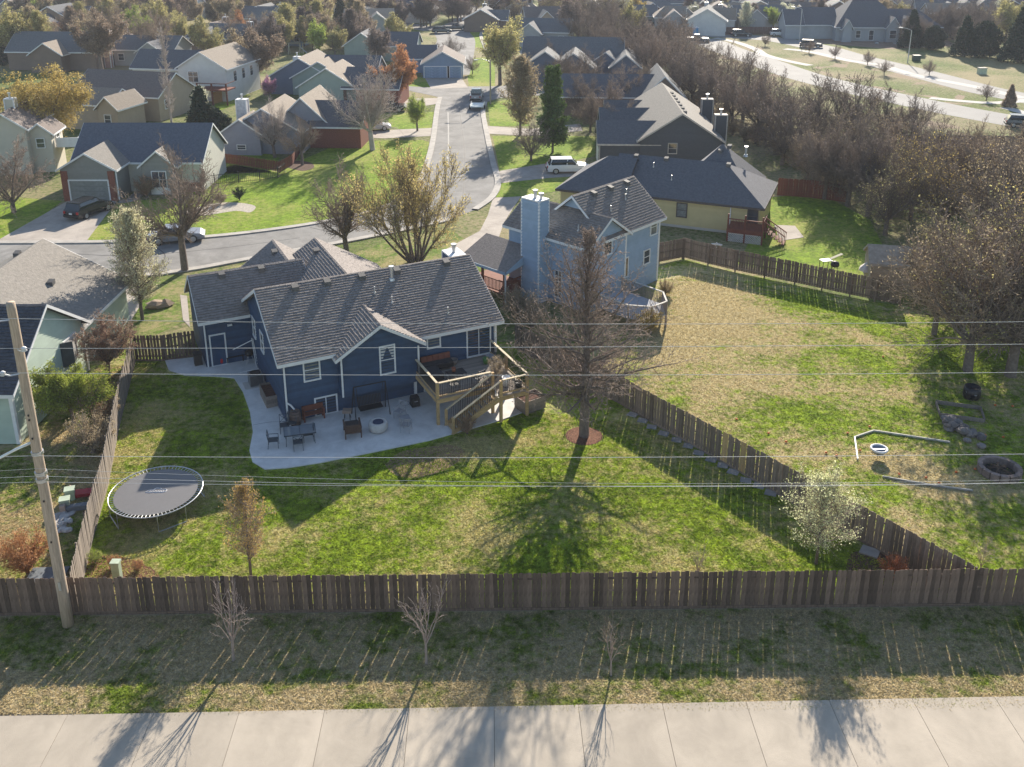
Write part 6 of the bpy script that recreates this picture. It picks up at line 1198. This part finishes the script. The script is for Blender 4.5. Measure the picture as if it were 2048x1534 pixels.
for x, y in [(1670, 118), (1618, 106), (1858, 150), (1972, 202), (1768, 150), (1735, 130), (1530, 92)]: T(BARE[x % 3], (x, y), 3.2, 'thin young tree planted along the boulevard', group='young boulevard trees', rz=x)
T(CEDAR[0], (2018, 214), 3.4, 'small rusty conifer on the boulevard island', h0=7, bd=B_RUST)
# ------------------------------------------------------------------ lamps, street furniture
def lamp(p, h, label, ang=math.pi, group=None):
    rt = root('street_lamp', label, 'street lamp', G(*p), ang, group); part('pole', MB().tube([(0, 0, 0), (0, 0, h)], [.11, .07], 8), STEEL, rt); part('arm', MB().tube([(0, 0, h), (.9, 0, h + .35), (1.9, 0, h + .5)], .05, 6), STEEL, rt); part('lamp_head', MB().box((2.1, 0, h + .5), (.7, .25, .14)), WHITE, rt)
lamp((1815, 126), 6.4, 'pale street lamp on the near side of the upper boulevard', math.pi - .2); lamp((1598, 84), 7.5, 'street lamp before the new grey house'); lamp((1370, 72), 6.5, 'street lamp by the far brown fence', 0)
rt = root('street_pole', 'brown wooden pole with lamp arm beside the far street', 'street lamp', G(981, 208)); part('pole', MB().tube([(0, 0, 0), (0, 0, 6.9)], .12, 8), POLEM, rt); part('arm', MB().tube([(0, 0, 6.6), (-1.2, 0, 7.0), (-2.0, 0, 6.9)], .04, 6), STEEL, rt); part('lamp_head', MB().box((-2.2, 0, 6.85), (.6, .22, .14)), STEEL, rt)
for x, y, lab in [(1832, 122, 'dark green transformer box beside the boulevard lamp'), (1963, 148, 'small pale green utility box in the right field')]:
    b = root('transformer_box', lab, 'utility box', G(x, y)); part('body', MB().bb((-.7, -.5, 0), (.7, .5, 1.1)), mat('box_green', (.05, .08, .06)) if '18' in str(x) else MATS['pedestal_green'], b); part('lid', MB().bb((-.74, -.54, 1.1), (.74, .54, 1.18)), BLACKM, b)
pt = root('portable_toilet', 'blue portable toilet at the boulevard junction', 'toilet', G(1390, 74)); part('cabin', MB().bb((-.6, -.6, .1), (.6, .6, 2.2)), mat('loo_blue', (.05, .22, .45), .5), pt); part('roof', MB().lathe([(.85, 2.2), (.3, 2.5)], (0, 0, 0), 4), WHITE, pt); part('door', MB().bb((-.45, -.64, .15), (.45, -.6, 2.0)), mat('loo_blue2', (.06, .28, .5), .5), pt)
rg3 = random.Random(5)
for i in range(14): q = G(rg3.uniform(1745, 1880), rg3.uniform(84, 96)); tag(link('building_debris', RUB[i % 5], None, q, rg3.uniform(0, 6), scale=(rg3.uniform(2, 5), 2, rg3.uniform(1, 2))), 'pale heap of building debris on the new lot', 'debris', 'building debris on the new lot')
# ------------------------------------------------------------------ vehicles
TYRE = mat('tyre_rubber', (.015, .015, .015), .8); RIM = mat('alloy_rim', (.5, .5, .52), .35, .05, metallic=.8); REDL = mat('tail_light', (.4, .02, .02), .3); CLEAR = mat('head_light', (.75, .75, .75), .2)
def vehicle(label, loc, ang, colour, kind='suv', cat='car', name='parked_car', sc=1.0):
    pm_ = mat('paint_%.2f_%.2f_%.2f' % colour, colour, .25, .03, spec=.7); rt = root(name, label, cat, loc, ang); rt.scale = (sc,) * 3; L, W_ = {'suv': (4.9, 1.95), 'sedan': (4.7, 1.82), 'pickup': (5.6, 2.0)}[kind]
    bz = {'suv': 1.05, 'sedan': .9, 'pickup': 1.08}[kind]; x0, x1 = -L / 2, L / 2; hw_ = W_ / 2
    def loft(secs, m, nm, parent, mats=None):
        mb = MB(); n = len(secs[0][1]); vs = []
        for x, s_ in secs: vs += [(x, y, z) for y, z in s_]
        fs = [(i * n + j, i * n + (j + 1) % n, (i + 1) * n + (j + 1) % n, (i + 1) * n + j) for i in range(len(secs) - 1) for j in range(n)]
        fs += [tuple(range(n - 1, -1, -1)), tuple(range((len(secs) - 1) * n, len(secs) * n))]; mb.add(vs, fs); return part(nm, mb, m, parent)
    def sec(w_, z0, z1, t=.93): return [(-w_ * .96, z0), (w_ * .96, z0), (w_, z0 + (z1 - z0) * .5), (w_ * t, z1), (-w_ * t, z1), (-w_, z0 + (z1 - z0) * .5)]
    hood = bz - (.1 if kind != 'sedan' else .06)
    if kind == 'pickup': tops = [(x0, bz), (x0 + .1, bz), (-.4, bz), (.9, bz), (1.1, hood + .08), (x1 - .25, hood), (x1, hood - .25)]
    else: tops = [(x0, bz - .2), (x0 + .12, bz), (-.4, bz + .02), (.9, bz), (1.05, hood + .06), (x1 - .35, hood - .05), (x1, hood - .3)]
    bd_ = loft([(x, sec(hw_ * (.9 if x in (x0, x1) else 1), .3, z)) for x, z in tops], pm_, 'body', rt)
    zt = {'suv': 1.72, 'sedan': 1.42, 'pickup': 1.82}[kind]; c0, c1 = {'suv': (x0 + .15, 1.1), 'sedan': (-1.5, 1.2), 'pickup': (-.75, 1.15)}[kind]; sl0, sl1 = {'suv': (.35, .75), 'sedan': (.7, .85), 'pickup': (.12, .7)}[kind]
    loft([(c0, sec(hw_ * .9, bz - .02, bz)), (c0 + sl0, sec(hw_ * .88, bz - .02, zt - .06, .84)), (c1 - sl1, sec(hw_ * .88, bz - .02, zt - .06, .84)), (c1, sec(hw_ * .9, bz - .02, bz))], mat('car_glass', (.02, .025, .03), .05, .1, spec=.9), 'windows', rt)
    part('roof', MB().prism([(c0 + sl0 - .05, -hw_ * .74, zt - .08), (c1 - sl1 + .05, -hw_ * .74, zt - .08), (c1 - sl1 + .05, hw_ * .74, zt - .08), (c0 + sl0 - .05, hw_ * .74, zt - .08)], (0, 0, .07)), pm_, rt)
    for s_ in (-1, 1):
        for xx in ((c0 + sl0 * .6, c0 + sl0), (-.25, -.15), (c1 - .05, c1 - sl1)):
            part('pillar', MB().prism([(xx[0] - .05, s_ * hw_ * .89, bz), (xx[0] + .05, s_ * hw_ * .89, bz), (xx[1] + .05, s_ * hw_ * .755, zt - .06), (xx[1] - .05, s_ * hw_ * .755, zt - .06)], (0, s_ * .02, 0)), pm_, rt)
        part('mirror', MB().box((c1 - .25, s_ * (hw_ + .08), bz + .1), (.14, .2, .14)), pm_, rt); part('headlight', MB().box((x1 - .04, s_ * hw_ * .66, hood - .3), (.1, .38, .13)), CLEAR, rt); part('taillight', MB().box((x0 + .01, s_ * hw_ * .78, bz - .22), (.1, .22, .24)), REDL, rt)
        for wx in (x0 + .95, x1 - .95):
            wh = link('wheel', None, rt, (wx, s_ * (hw_ - .1), .35)); wh.rotation_euler = (math.pi / 2, 0, 0)
            part('tyre', MB().lathe([(.22, -.12), (.34, -.12), (.36, -.06), (.36, .06), (.34, .12), (.22, .12)], (0, 0, 0), 18, cap=True), TYRE, wh); part('rim', MB().lathe([(.23, -.125), (.21, -.13), (.06, -.128)], (0, 0, 0), 12).lathe([(.23, .125), (.21, .13), (.06, .128)], (0, 0, 0), 12), RIM, wh)
    part('bumper', MB().box((x0 - .02, 0, .48), (.12, W_ * .9, .22)), BLACKM, rt); part('number_plate', MB().box((x0 - .05, 0, .75), (.03, .34, .16)), WHITE, rt)
    if kind == 'pickup': part('load_bed', MB().bb((x0 + .12, -hw_ * .82, bz - .3), (-.85, hw_ * .82, bz + .012)), BLACKM, rt)
    return rt
def V(label, p, deg, col, kind='suv', **k): return vehicle(label, G(*p), R(deg), col, kind, **k)
V('black sport utility car on the taupe house driveway', (180, 428), 72, (.012, .012, .014), 'suv'); V('grey car parked under the tall bare tree', (354, 482), 15, (.2, .21, .24), 'sedan', sc=1.05); V('white sport utility car on the driveway by the pine', (1136, 344), 4, (.75, .75, .75)); V('dark green pickup truck in the drive by the brick end', (775, 222), 2, (.02, .03, .03), 'pickup'); V('dark sport utility car behind the pickup', (765, 200), 4, (.03, .035, .04)); V('white-roofed car behind the russet ornamental tree', (748, 260), 10, (.5, .5, .5), 'sedan')
V('pale pickup truck at the kerb with a flat trailer behind', (953, 198), 88, (.45, .44, .43), 'pickup', sc=.95); V('black pickup across the end of the far street', (911, 60), 4, (.02, .025, .03), 'pickup'); V('dark green car parked at the far street bend', (884, 66), 6, (.02, .04, .035)); V('dark pickup turning on the boulevard', (1394, 84), -15, (.03, .05, .06), 'pickup'); V('black sport utility car by the estate fence', (1482, 73), -3, (.02, .02, .02)); V('dark off-roader driving on the boulevard', (1622, 95), -20, (.02, .02, .025)); V('white van on the building lot', (1560, 72), -10, (.7, .7, .68)); V('dark car leaving the picture on the boulevard', (2048, 254), -18, (.05, .05, .05)); V('black car in an estate drive behind the brown fence', (1320, 58), 5, (.02, .02, .02))
tl = root('trailer', 'flat pale blue-white trailer behind the kerbside pickup', 'trailer', G(955, 218), R(88)); part('bed', MB().bb((-1.6, -1.0, .55), (1.6, 1.0, .68)), mat('trailer_deck', (.5, .58, .6), .5), tl); part('rail', MB().bb((-1.6, -1.02, .68), (1.6, -.97, .9)).bb((-1.6, .97, .68), (1.6, 1.02, .9)), STEEL, tl); part('drawbar', MB().tube([(1.6, 0, .55), (2.6, 0, .5)], .05, 6), BLACKM, tl); [part('wheel', MB().lathe([(.1, -.1), (.32, -.1), (.32, .1), (.1, .1)], (0, 0, 0), 14), TYRE, tl, loc=(-.3, s_ * 1.12, .33), rot=(math.pi / 2, 0, 0)) for s_ in (-1, 1)]
for i, (x, y) in enumerate(((590, 108), (618, 108))):
    pg = root('play_frame', ('climbing frame with slide on the far lawn', 'second play frame on the far lawn')[i], 'play frame', G(x, y), .3 * i)
    for xx in (-1.2, 1.2): part('leg', MB().tube([(xx, -.9, 0), (xx, 0, 2.3), (xx, .9, 0)], .07, 5), mat('tan_board', (.45, .42, .3)), pg)
    part('beam', MB().tube([(-1.3, 0, 2.3), (1.3, 0, 2.3)], .07, 5), mat('tan_board', (.45, .42, .3)), pg); part('slide', MB().prism([(1.2, -.3, 1.5), (2.6, -.3, .1), (2.6, .3, .1), (1.2, .3, 1.5)], (0, 0, .08)), mat('slide_grey', (.4, .42, .45)), pg)
# ------------------------------------------------------------------ haze
hz = MB().bb((-620, -60, -1.0), (620, 520, 31.0)); vm = bpy.data.materials.new('haze_air'); vm.use_nodes = True; vt = vm.node_tree; vt.nodes.clear()
pv = vt.nodes.new('ShaderNodeVolumePrincipled'); pv.inputs['Color'].default_value = (.86, .9, 1.0, 1); pv.inputs['Density'].default_value = 0.00026; pv.inputs['Anisotropy'].default_value = 0.0
ov_ = vt.nodes.new('ShaderNodeOutputMaterial'); vt.links.new(pv.outputs[0], ov_.inputs['Volume'])
ho = part('haze', hz, vm, None); ho['kind'] = 'stuff'; tag(ho, 'thin pale haze in the air over the suburb', 'haze')
# ------------------------------------------------------------------ things alike within a group are told apart by their order in view
def _ord(n): return '%d%s' % (n, 'th' if 10 <= n % 100 <= 20 else {1: 'st', 2: 'nd', 3: 'rd'}.get(n % 10, 'th'))
_by = {}
for o in SC.objects:
    if o.parent is None and o.get('group') and o.get('label'): _by.setdefault(o['label'], []).append(o)
for lab, os_ in _by.items():
    if 1 < len(os_) <= 60:
        for i, o in enumerate(sorted(os_, key=lambda q: math.atan2(q.location.x, q.location.y))): o['label'] = lab + ', %s from left' % _ord(i + 1)
